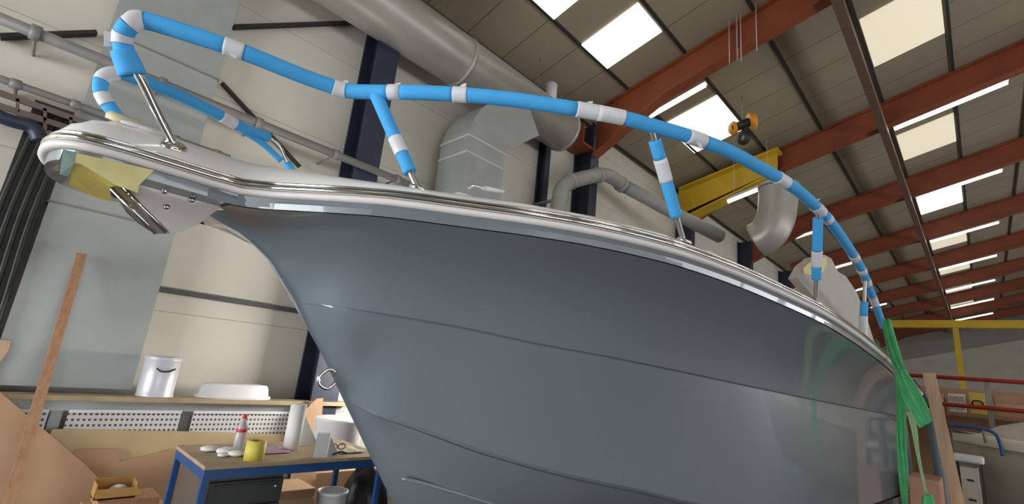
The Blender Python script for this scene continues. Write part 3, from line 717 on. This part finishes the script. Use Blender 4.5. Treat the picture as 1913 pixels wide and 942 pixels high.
# ================================================================== LEFT FOREGROUND: BENCH AND ITS CLUTTER
# ledge along the wall with perforated panels below
lg = tag(MB().box((-.6, 5.02, 1.045), (2.78, 5.20, 1.085), .004).build('wall_ledge', M_top), 'long narrow wooden ledge along the left wall', 'ledge')
lf = thing('ledge_frame', (1.0, 5.2, 0), 'grey steel frame carrying the ledge behind the boards', 'frame')
for x in (-.3, .43, 1.28, 2.3): MB().box((x-.035, 5.14, 0), (x+.035, 5.20, 1.045)).build('post', M_galv, lf)
MB().box((-.6, 5.10, .965), (2.78, 5.14, 1.044)).build('top_rail', M_galv, lf)
for x0, x1, lab in ((-.55, .38, 'perforated white panel under the ledge behind the leaning timber'), (.49, 1.235, 'perforated white panel under the ledge right of the leaning timber'), (1.33, 2.26, 'perforated white panel behind the bottle and paper roll')):
    t = thing('perforated_panel', (x0, 5.08, .25), lab, 'panel', 'perforated panels under the ledge')
    MB().box((x0, 5.075, .25), (x1, 5.09, .965)).build('sheet', M_perf, t)
    MB().box((x0, 5.06, .955), (x1, 5.074, .98)).build('frame', M_white, t)
# paint tin and white tray on the ledge
tn = thing('paint_tin', (1.02, 5.15, 1.085), 'white paint tin standing on the ledge beside the flat duct', 'paint tin')
MB().lathe([(.135, 0), (.138, .01), (.132, .02), (.132, .30), (.138, .31), (.138, .325)], (1.02, 5.15, 1.085), 32).build('can', M_tin, tn)
MB().lathe([(.128, .322), (.128, .332), (.118, .334), (.115, .328), (.002, .328)], (1.02, 5.15, 1.085), 32).build('lid', M_tin, tn)
MB().tube(curve([(.96, 5.01, 1.325), (1.0, 4.998, 1.30), (1.06, 5.003, 1.305), (1.10, 5.035, 1.325)], 5), .006, 8).build('handle', M_black, tn)
ty = thing('white_tray', (1.65, 5.15, 1.085), 'upturned white moulded tray lying on the ledge', 'tray')
MB().lathe([(.33, 0), (.335, .02), (.31, .03), (.295, .10), (.28, .125), (.22, .135), (.002, .137)], (1.65, 5.15, 1.085), 40).build('bowl', M_white, ty)
bpy.data.objects[ty.children[0].name].scale = (1, .38, 1); ty.children[0].location.y = 5.15*(1-.38); 
# boards leaning against the panels
def board(pts, y0, y1, zsplit, m, label, th=.012):
    """upright board: pixel outline on a plane leaning from y0 at the floor to y1 at 1 m"""
    P = []
    for (x, y) in pts:
        d = ray(x, y); k = (y1-y0)             # plane y = y0 + k*z
        t = (y0+k*HC)/(d.y-k*d.z); p = d*t; P.append(Vector((p.x, p.y, max(0.004, p.z+HC))))
    return tag(MB().prism(P, (0, th, 0)).build('board', m), label, 'board', 'boards leaning under the ledge')
def toFloor(x, y0, k=0): return proj((x, y0, 0.0))
def pf(x, y): return proj((x, y, .004))
board([(98, 802), (330, 806), (545, 812), pf(2.0, 4.97), pf(.3, 4.97)], 4.97, 5.045, 0, M_board, 'tan board leaning lengthways below the perforated panels')
board([(140, 840), (222, 839), (224, 862), (330, 840), (345, 830), pf(1.55, 4.91), pf(.40, 4.91)], 4.91, 5.0, 0, M_mdf, 'brown board leaning in front of the tan one, behind the blue bench')
board([(-60, 660), (0, 733), (163, 872), (185, 896), pf(.95, 4.82), pf(-.75, 4.82)], 4.82, 4.95, 0, M_mdf, 'big brown board at the left edge with a sloping top edge')
board([(-40, 634), (20, 637), (16, 655), (-2, 680), (-60, 760)], 4.95, 5.03, 0, M_plank, 'pale board corner standing at the very left edge')
# leaning timber
lt_top, lt_bot = PY(153, 475, 5.24), Vector((.32, 4.62, .0))
a = PY(22, 935, 4.70); 
tag(MB().bar(Vector((a.x-.01, 4.52, .01)), lt_top, .062, .03, up=(0, 1, 0)).build('leaning_timber', M_wood), 'brown timber batten leaning against the flat duct', 'timber')
# floor scraps beside the bench
cbx = thing('cardboard_box', (.78, 4.3, .52), 'small open cardboard box on the offcut pile left of the bench', 'box')
c0 = Vector((.77, 4.30, .522))
bx = MB(); bx.box((c0.x-.11, c0.y-.08, c0.z), (c0.x+.11, c0.y+.08, c0.z+.006)); bx.box((c0.x-.11, c0.y+.074, c0.z), (c0.x+.11, c0.y+.08, c0.z+.10)); bx.box((c0.x-.11, c0.y-.08, c0.z), (c0.x+.11, c0.y-.074, c0.z+.06)); bx.box((c0.x-.11, c0.y-.08, c0.z), (c0.x-.104, c0.y+.08, c0.z+.09)); bx.box((c0.x+.104, c0.y-.08, c0.z), (c0.x+.11, c0.y+.08, c0.z+.09))
bx.build('carton', mat('yellow_brown_card', (.40, .22, .06), .8, var=.15, scale=8), cbx)
MB().prism([(c0.x-.11, c0.y-.08, c0.z+.06), (c0.x+.11, c0.y-.08, c0.z+.06), (c0.x+.13, c0.y-.17, c0.z+.03), (c0.x-.12, c0.y-.17, c0.z+.03)], (0, 0, .004)).build('flap', MATS['yellow_brown_card'], cbx)
MB().blob((c0.x+.02, c0.y, c0.z+.04), .045, 10, (1.2, .8, .6), 3, .3).build('scrap_paper', M_paper, cbx)
lc = thing('low_crate', (.82, 4.33, 0), 'low brown crate carrying the timber offcuts left of the bench', 'crate')
MB().box((.60, 4.16, .0), (1.08, 4.48, .36), .004).build('body', M_mdf, lc)
for z in (.08, .26): MB().box((.595, 4.15, z), (1.085, 4.16, z+.06)).build('batten', M_wood, lc)
for k in range(3):
    z = .361+.053*k
    tag(MB().box((.58+.05*k, 4.14+.02*k, z), (1.10-.04*k, 4.44, z+.052), .004).build('plank_offcut', M_wood if k != 1 else M_mdf), ['lowest dark timber offcut in the pile left of the bench', 'middle brown offcut in the pile left of the bench', 'top timber offcut under the small cardboard box'][k], 'timber')
# blue workbench
TZ = .9; tx0, tx1, ty0, ty1 = .97, 2.16, 3.24, 3.91
wb = thing('workbench', (1.5, 3.57, 0), 'blue framed workbench with a worn brown top', 'workbench')
MB().box((tx0, ty0, TZ-.022), (tx1, ty1, TZ), .003).build('worktop', M_top, wb)
fr = MB(); fz0 = TZ-.075
fr.box((tx0+.005, ty0+.004, fz0), (tx1-.005, ty0+.034, TZ-.023)).box((tx0+.005, ty1-.034, fz0), (tx1-.005, ty1-.004, TZ-.023)).box((tx0+.005, ty0+.034, fz0), (tx0+.035, ty1-.034, TZ-.023)).box((tx1-.035, ty0+.034, fz0), (tx1-.005, ty1-.034, TZ-.023))
fr.build('frame', M_blue, wb)
for x in (tx0+.005, tx1-.04):
    for y in (ty0+.004, ty1-.039): MB().box((x, y, 0), (x+.035, y+.035, fz0)).build('leg', M_blue, wb)
# drawer cabinet under the bench
dc = thing('drawer_cabinet', (1.24, 3.5, 0), 'charcoal steel drawer cabinet under the left half of the bench', 'cabinet')
MB().box((1.02, 3.30, .10), (1.455, 3.86, TZ-.08), .003).build('body', M_cabside, dc)
for k, (za, zb) in enumerate(((.665, .80), (.40, .655), (.12, .39))):
    d = MB().box((1.025, 3.272, za), (1.45, 3.30, zb), .004).build('drawer', M_cabinet, dc)
    MB().box((1.06, 3.262, zb-.026), (1.41, 3.273, zb-.014), .002).build('handle', M_cabinet, d)
    MB().lathe([(.008, 0), (.008, .006), (.001, .007)], (1.25 if k else 1.405, 3.272, (za+zb)/2+.02), 12, axis=(0, -1, 0)).build('lock', M_chrome, d)
for x in (1.04, 1.40):
    for y in (3.31, 3.81): MB().box((x, y, 0), (x+.035, y+.035, .10)).build('foot', M_black, dc)
# things on the bench
bt = thing('water_bottle', (1.27, 3.66, TZ), 'clear plastic bottle with a red cap on the bench', 'bottle')
MB().lathe([(.030, 0), (.034, .008), (.034, .10), (.031, .115), (.034, .13), (.033, .155), (.013, .195), (.013, .205)], (1.27, 3.66, TZ), 24).build('body', M_bottle, bt)
MB().lathe([(.015, .205), (.016, .207), (.016, .226), (.014, .229)], (1.27, 3.66, TZ), 20).build('cap', M_redcap, bt)
MB().lathe([(.0348, .118), (.0352, .120), (.0352, .138), (.0348, .140)], (1.27, 3.66, TZ), 24, cap=False).build('wrapper', M_redcap, bt)
def roll(name, c, r, h, m, label, cat, hole=.4):
    t = thing(name, c, label, cat)
    MB().lathe([(r*hole, 0), (r, 0), (r, h), (r*hole, h), (r*hole, 0)], c, 32, cap=False).build('wound_roll', m, t)
    MB().lathe([(r*hole*.85, .001), (r*hole, .001), (r*hole, h-.001), (r*hole*.85, h-.001), (r*hole*.85, .001)], c, 24, cap=False).build('core', M_mdf, t); return t
roll('tape_roll', (1.265, 3.345, TZ), .058, .115, M_tapeyellow, 'wide yellow masking roll at the front of the bench', 'roll', .72)
roll('paper_roll', (1.60, 3.60, TZ), .055, .31, M_paper, 'tall white paper roll standing at the back of the bench', 'paper roll', .4)
pk = MB(); rows = []
for i in range(9):
    rows.append([Vector((1.36+.025*i, 3.48+.035*j, TZ+.006+.028*max(0, math.sin(i*1.1+j)*.6+.4)*math.sin(math.pi*i/8)*math.sin(math.pi*j/6+.05))) for j in range(7)])
tag(pk.grid(rows).build('pink_cloth', M_pink, solid=.003), 'crumpled pink cloth beside the yellow roll', 'cloth')
for i, (x, y, s, lab) in enumerate(((1.10, 3.66, .045, 'crumpled white wipe at the back left of the bench'), (1.17, 3.56, .05, 'crumpled white wipe next to the bottle'), (1.13, 3.48, .028, 'smallest crumpled white scrap near the bench edge'), (1.205, 3.47, .045, 'crumpled white wipe right behind the yellow roll'))):
    tag(MB().blob((x, y, TZ+s*.42), s, 12, (1.25, 1, .42), i+5, .22).build('paper_wipe', M_paper), lab, 'paper', 'crumpled wipes on the bench')
tag(MB().prism([(1.665, 3.70, TZ+.002), (1.86, 3.72, TZ+.002), (1.70, 3.76, TZ+.26)], (0, .006, 0)).build('white_card', M_paper), 'white triangular card leaning beside the paper roll', 'card')
wc = thing('white_carton', (1.68, 3.36, TZ), 'open white paper carton at the front of the bench', 'carton')
MB().prism([(1.63, 3.30, TZ), (1.72, 3.29, TZ), (1.75, 3.34, TZ+.0), (1.66, 3.36, TZ)], (0, 0, .155)).build('body', M_paper, wc)
MB().prism([(1.722, 3.29, TZ+.001), (1.83, 3.33, TZ+.001), (1.75, 3.335, TZ+.13)], (.003, .004, 0)).build('flap', M_paper, wc)
gl = thing('spectacles', (1.88, 3.46, TZ+.05), 'black framed spectacles lying among papers on the bench', 'spectacles')
for dx in (0, .062):
    c = Vector((1.83+dx, 3.42, TZ+.042)); MB().tube([c+Vector((math.cos(a)*.028, 0, math.sin(a)*.019)) for a in [k*2*math.pi/16 for k in range(17)]], .0032, 6).build('lens_frame', M_black, gl)
MB().tube([(1.856, 3.42, TZ+.046), (1.866, 3.42, TZ+.046)], .003, 6).build('bridge', M_black, gl)
for x in (1.802, 1.92): MB().tube(curve([(x, 3.42, TZ+.046), (x+.02, 3.49, TZ+.05), (x+.03, 3.53, TZ+.03)], 4), .0025, 6).build('temple', M_black, gl)
ps = MB(); rows = [[Vector((1.78+.04*i, 3.36+.05*j, TZ+.003+.008*math.sin(i*1.7+j*2.1)**2)) for j in range(6)] for i in range(8)]
tag(ps.grid(rows).build('paper_sheet', mat('printed_paper', (.55, .47, .36), .8, var=.35, scale=30), solid=.002), 'loose printed sheet under the spectacles', 'paper')
mk = tag(MB().tube(curve([(1.77, 3.305, TZ+.012), (1.83, 3.31, TZ+.028), (1.89, 3.315, TZ+.012)], 5), .006, 8).build('black_cable', M_black), 'short black cable end at the front of the bench', 'cable')
# behind the bench
tag(MB().prism([PY(562, 775, 4.95), PY(592, 745, 4.95), PY(604, 744, 4.95), PY(600, 800, 4.95), Vector((2.47, 4.95, .003)), Vector((2.3, 4.95, .003))], (0, .015, 0)).build('board_offcut', M_mdf), 'brown board offcut standing behind the white tub', 'board')
wtub = thing('white_tub', (2.35, 4.5, .45), 'white plastic tub with a lip standing behind the bench', 'tub')
wc0 = PY(628, 806, 4.55); zt, zbm = PY(628, 781, 4.55).z, .56
MB().lathe([(.19, 0), (.205, .02), (.225, zt-zbm-.03), (.235, zt-zbm-.02), (.235, zt-zbm), (.22, zt-zbm)], (wc0.x+.02, 4.55, zbm), 36).build('tub_body', M_white, wtub)
pz = thing('timber_box', (wc0.x+.02, 4.55, 0), 'low brown timber box carrying the white tub', 'box')
MB().box((wc0.x-.25, 4.3, .05), (wc0.x+.3, 4.8, .56), .005).build('body', M_mdf, pz); MB().box((wc0.x-.25, 4.3, 0), (wc0.x+.3, 4.8, .05)).build('plinth', M_wood, pz)
bk = thing('white_bucket', (2.10, 3.62, 0), 'white bucket standing under the right end of the bench', 'bucket')
kc = PZ(622, 930, .30)
kc = Vector((1.86, 3.42, .0)); kt = PY(622, 916, 3.42).z
MB().lathe([(.085, kt-.27), (.088, kt-.262), (.102, kt-.02), (.108, kt-.018), (.108, kt), (.10, kt), (.095, kt-.02), (.08, kt-.25), (.001, kt-.25)], (PY(622, 916, 3.42).x, 3.42, 0), 36, cap=True).build('pail', M_white, bk)
bb = thing('black_bag', (2.3, 3.75, 0), 'black plastic bag slumped at the right end of the bench', 'bag')
MB().blob((2.42, 3.85, .36), .36, 20, (.55, .55, 1.0), 11, .14).build('sack', M_bag, bb)
cs = thing('cardboard_case', (1.8, 4.0, 0), 'brown cardboard case lying behind the drawer cabinet', 'box')
MB().box((1.50, 4.0, 0), (2.05, 4.35, .52), .006).build('carton', M_mdf, cs); MB().box((1.50, 3.995, .40), (2.05, 4.0, .45)).build('tape_strip', M_board, cs)
st = tag(MB().box((PY(622, 916, 3.42).x-.15, 3.30, .0), (PY(622, 916, 3.42).x+.15, 3.56, max(.05, kt-.27)), .005).build('low_step', M_wood), 'low timber step under the white bucket', 'step')

# tripod lamp added out of sight behind the hull to brighten the bench wall
wl = thing('added_work_lamp', (3.5, 4.25, 0), 'added tripod work lamp, unseen behind the hull, brightening the bench wall', 'work lamp')
LP, LT = Vector((3.5, 4.25, 1.5)), Vector((.8, 5.5, 1.0)); ld = (LT-LP).normalized()
MB().bar(LP-ld*.06, LP, .62, .30).build('head', M_black, wl); MB().bar(LP, LP+ld*.004, .58, .26).build('lens', M_white, wl)
MB().tube([(3.5, 4.25, .55), (3.5, 4.25, 1.4)], .018, 10).build('pole', M_yellow, wl)
for k in range(3):
    a = 2*math.pi*k/3+.4; MB().tube([(3.5, 4.25, .7), (3.5+.4*math.cos(a), 4.25+.4*math.sin(a), .012)], .012, 8).build('leg', M_black, wl)
al = bpy.data.lights.new('added_lamp_area', 'AREA'); al.shape = 'RECTANGLE'; al.size = .56; al.size_y = .24; al.energy = LAMPW; al.color = (1, .97, .90)
ao = bpy.data.objects.new('added_lamp_light', al); COL.objects.link(ao); ao.parent = wl; ao.location = LP+ld*.01-wl.location
ao.rotation_euler = ld.to_track_quat('-Z', 'Y').to_euler()

# ================================================================== RIGHT BACKGROUND
# far yellow girder and posts
yg = thing('yellow_girder', (30, 0, 5.6), 'long yellow crane girder across the far end of the hall', 'beam')
MB().bar((30, 3.3, HC+4.07), (30, -11.5, HC+4.07), .3, .34).build('girder', M_yellow, yg)
for (y, lab) in ((.62, 'yellow post under the girder at the far right'), (3.1, 'yellow post at the left end of the girder'), (-11.3, 'yellow post at the right end of the girder, out of frame')):
    t = thing('yellow_post', (30, y, 0), lab, 'post', 'yellow posts under the far girder')
    MB().box((29.9, y-.1, 0), (30.1, y+.1, HC+3.895)).build('shaft', M_yellow, t); MB().box((29.8, y-.2, 0), (30.2, y+.2, .03)).build('base_plate', M_yellow, t)
# pale cladding on the far wall, cut along a slope
fc = MB(); P = [PX(1640, 681, 46.9), PX(1960, 626, 46.9)]
s0 = (P[1].z-P[0].z)/(P[1].y-P[0].y)
struct(MB().prism([(46.9, 5.4, P[0].z+s0*(5.4-P[0].y)), (46.9, -3.5, P[0].z+s0*(-3.5-P[0].y)), (46.9, -3.5, .01), (46.9, 5.4, .01)], (.08, 0, 0)).build('trim_21', M_wall))
# red guard rails of a storage platform
rr = thing('guard_rail', (11, 0, 2.2), 'red double guard rail in front of the storage shelf at right', 'railing')
za, zb_ = HC+.60, HC+.165
for z in (za, zb_): MB().tube([(11, 1.3, z), (11, -3.0, z)], .033, 12).build('rail', M_redrail, rr)
for y in (1.25, -.06, -1.4, -2.7): MB().box((11.04, y-.035, 0), (11.10, y+.035, za+.03)).build('post', M_pipe, rr)
sh = thing('storage_shelf', (12, -.5, 1.5), 'brown timber storage shelf behind the red rails', 'shelf')
MB().box((11.3, -3.0, HC+.0), (12.6, 1.2, HC+.06)).build('shelf_board', M_wood, sh)
tag(MB().box((12.62, -3.0, 0), (12.66, 1.2, HC+.50)).build('backing_board', M_mdf), 'brown backing board behind the boxes on the storage shelf', 'board')
for y in (1.1, -.9, -2.9):
    for x in (11.35, 12.5): MB().box((x, y-.04, 0), (x+.08, y+.04, HC)).build('leg', M_wood, sh)
sb0 = HC+.06
for i, (y0, y1, h, m, lab) in enumerate(((.50, .85, .28, M_board, 'tan carton on the shelf left of the white cups'), (.22, .44, .30, M_white, 'white stacked tray on the storage shelf'), (-.02, .18, .34, M_tapeyellow, 'yellow box on the storage shelf'), (-.75, -.12, .33, M_mdf, 'long brown carton on the shelf at the right edge'))):
    t = thing('storage_box', (11.7, (y0+y1)/2, sb0), lab, 'box', 'boxes on the storage shelf')
    MB().box((11.4, y0, sb0), (11.9, y1, sb0+h), .006).build('carton', m, t)
    if i == 1:
        for k in range(2):
            for j in range(3): MB().box((11.385, y0+.02+.07*j, sb0+.04+.13*k), (11.402, y0+.07+.07*j, sb0+.13+.13*k)).build('compartment', M_taupe, t)
    elif i == 2: MB().tube(curve([(11.39, y0+.03, sb0+.10), (11.37, y0+.05, sb0+.2), (11.37, y1-.05, sb0+.2), (11.39, y1-.03, sb0+.1)], 4), .012, 8).build('handle', M_black, t)
    else: MB().box((11.396, y0+.02, sb0+h*.45), (11.401, y1-.02, sb0+h*.6)).build('tape_strip', M_plank, t)
# covered old boat
ob = thing('old_cream_boat', (9.3, -.8, 0), 'old cream boat with a beige cover and blue rail at the right edge', 'boat')
ox = 8.5
def oq(px, py, dx=0): return PX(px, py, ox+dx)
rows = []
for s in range(0, 13):
    t = s/12; y = .36-3.0*t; wdt = .95*min(1, (t/.35))**.6+.02; zc = HC-.30-.10*t
    rows.append([Vector((9.4-wdt, y, zc)), Vector((9.4-wdt*.92, y, zc-.30)), Vector((9.4-wdt*.55, y, zc-.80)), Vector((9.4, y+.0, zc-1.0)), Vector((9.4+wdt*.55, y, zc-.80)), Vector((9.4+wdt*.92, y, zc-.30)), Vector((9.4+wdt, y, zc))])
MB().grid(rows).build('hull', M_taupe, ob, solid=.02)
rows2 = [[r[0]+Vector((-.03, 0, -.03)), r[0]+Vector((-.03, 0, .06)), r[0]+Vector((.12, 0, .10)), r[6]+Vector((-.12, 0, .10)), r[6]+Vector((.03, 0, .06)), r[6]+Vector((.03, 0, -.03))] for r in rows]
MB().grid(rows2).build('gunwale', M_oldboat, ob)
rows3 = []
for s in range(0, 11):
    t = s/10; y = .16-2.7*t; h = .02+.33*min(1, t*3.2)**.55; hw = .74*min(1, .25+t*1.6)
    rows3.append([Vector((9.4-hw*math.cos(a), y, HC-.27+h*math.sin(a)**.7+.02*math.sin(7*t+3*a))) for a in [math.pi*k/10 for k in range(11)]])
MB().grid(rows3).build('cover', M_tarp, ob)
MB().tube(curve([oq(1772, 796), oq(1800, 797), oq(1840, 803), oq(1860, 812), oq(1869, 832), oq(1873, 852)], 6), .018, 10).build('bow_rail', M_blue, ob)
MB().tube([oq(1836, 802), oq(1842, 828)], .015, 8).build('rail_post', M_pipe, ob)
tl = thing('boat_cradle', (9.4, -1.0, 0), 'low timber cradle under the old cream boat', 'boat support')
for y in (-.3, -1.9): MB().box((9.0, y-.1, .02), (9.8, y+.1, .185), .005).build('cross_beam', M_wood, tl)
for x in (9.1, 9.6): MB().box((x, -2.2, 0), (x+.1, .0, .02)).build('runner', M_wood, tl)
# white topped stool/cabinet stack
sc = thing('white_stool', (8.0, .33, 0), 'stool with a white padded top standing before the old boat', 'stool')
sx = 7.6
a, b = PX(1778, 848, sx), PX(1838, 856, sx)
MB().box((sx-.02, b.y, a.z-.07), (sx+.34, a.y, a.z), .02).build('seat', M_paper, sc)
for y in (b.y+.02, a.y-.04):
    for x in (sx+.0, sx+.29): MB().box((x, y, 0), (x+.02, y+.02, a.z-.07)).build('leg', M_black, sc)
MB().box((sx+.03, b.y+.06, .06), (sx+.28, a.y-.05, a.z-.12), .004).build('drawer_box', M_oldboat, sc)
for k in range(2): MB().box((sx+.022, b.y+.1, a.z-.26-.2*k), (sx+.03, a.y-.1, a.z-.24-.2*k)).build('slot', M_black, sc)
# upright plank and grey prop by the stern
x = 6.6; a, b = PX(1735, 697, x), PX(1788, 935, x); d = (b-a); fl = a+d*((0.004-a.z)/d.z)
tag(MB().bar(fl, a, .10, .035, up=(1, 0, 0)).build('upright_plank', M_plank), 'pale timber plank standing upright right of the boat', 'plank')
x = 7.0; a, b = PX(1741, 790, x), PX(1764, 935, x); d = (b-a); fl = a+d*((0.004-a.z)/d.z)
gp = thing('prop_pole', (fl.x, fl.y, 0), 'blue grey prop pole just left of the pale upright plank', 'pole')
MB().tube([fl, a], .045, 14).build('shaft', M_greypole, gp)
MB().lathe([(.11, 0), (.11, .012), (.05, .02)], (fl.x, fl.y, .001), 20).build('foot_plate', M_greypole, gp)
# cartons and dark hose by the stern
kx = 6.1; a, b = PX(1698, 890, kx), PX(1738, 940, kx)
t = thing('pinkish_carton', (kx+.3, .45, 0), 'pinkish brown carton standing behind the green cloth', 'box')
MB().box((kx, .36, 0), (kx+.5, .58, a.z), .006).build('carton', M_skin, t); MB().box((kx-.004, .36, a.z*.5), (kx, .58, a.z*.56)).build('tape_strip', M_board, t)
MB().tube(curve([PX(1702, 712, 6.95), PX(1716, 730, 6.95), PX(1727, 748, 6.95), PX(1738, 757, 6.95), PX(1744, 757, 6.95)], 5), .035, 12).build('stern_rail', M_navy, boat)

# ------------------------------------------------------------------ hoist under the roof
hx, hy = 9.0, 2.86; hz = PX(1388, 240, hx).z
hh = thing('chain_hoist', (hx, hy, hz), 'orange and black chain hoist hanging under the roof', 'hoist')
c1 = PX(1405, 226, hx); c2 = PX(1370, 240, hx); c3 = PX(1390, 258, hx)
MB().lathe([(.02, -.06), (.14, -.055), (.17, -.03), (.17, .03), (.14, .055), (.02, .06)], c1, 28, axis=(.5, -.8, .3)).build('drum_cover', M_orange, hh)
MB().lathe([(.02, -.05), (.11, -.045), (.14, 0), (.11, .045), (.02, .05)], c2, 24, axis=(.7, -.6, .2)).build('motor_cover', M_orange, hh)
MB().tube([c1, c2], .09, 14).build('motor', M_black, hh)
MB().lathe([(.06, -.05), (.12, -.05), (.14, -.02), (.14, .02), (.12, .05), (.06, .05), (.06, -.05)], c3, 24, axis=(.9, -.4, .1), cap=False).build('pulley', M_black, hh)
MB().lathe([(.02, -.03), (.06, -.03), (.06, .03), (.02, .03)], c3, 16, axis=(.9, -.4, .1)).build('pulley_hub', M_pipe, hh)
mid = c1.lerp(c2, .5); MB().tube([mid, (mid.x, mid.y, zroof(mid.y)-.01)], .012, 8).build('suspension_rod', M_pipe, hh)
MB().tube([c1.lerp(c2, .5), c3], .03, 8).build('yoke', M_black, hh)
for i, (xa, ya, yb) in enumerate(((1362, 60, 118), (1376, 25, 112), (1383, 22, 115), (1412, 25, 95))):
    p, q = PX(xa, ya, 6.9), PX(xa, yb, 6.9)
    tag(MB().tube([(p.x, p.y, zroof(p.y)-.01), (q.x, p.y, q.z)], .007, 6).build('lifting_cord', M_housing), ['leftmost thin cord hanging before the nearest red rafter', 'second thin cord from the left before the nearest rafter', 'third thin cord, close beside the second', 'thin cord on the right, apart from the other three'][i], 'cord', 'thin cords hanging by the nearest rafter')
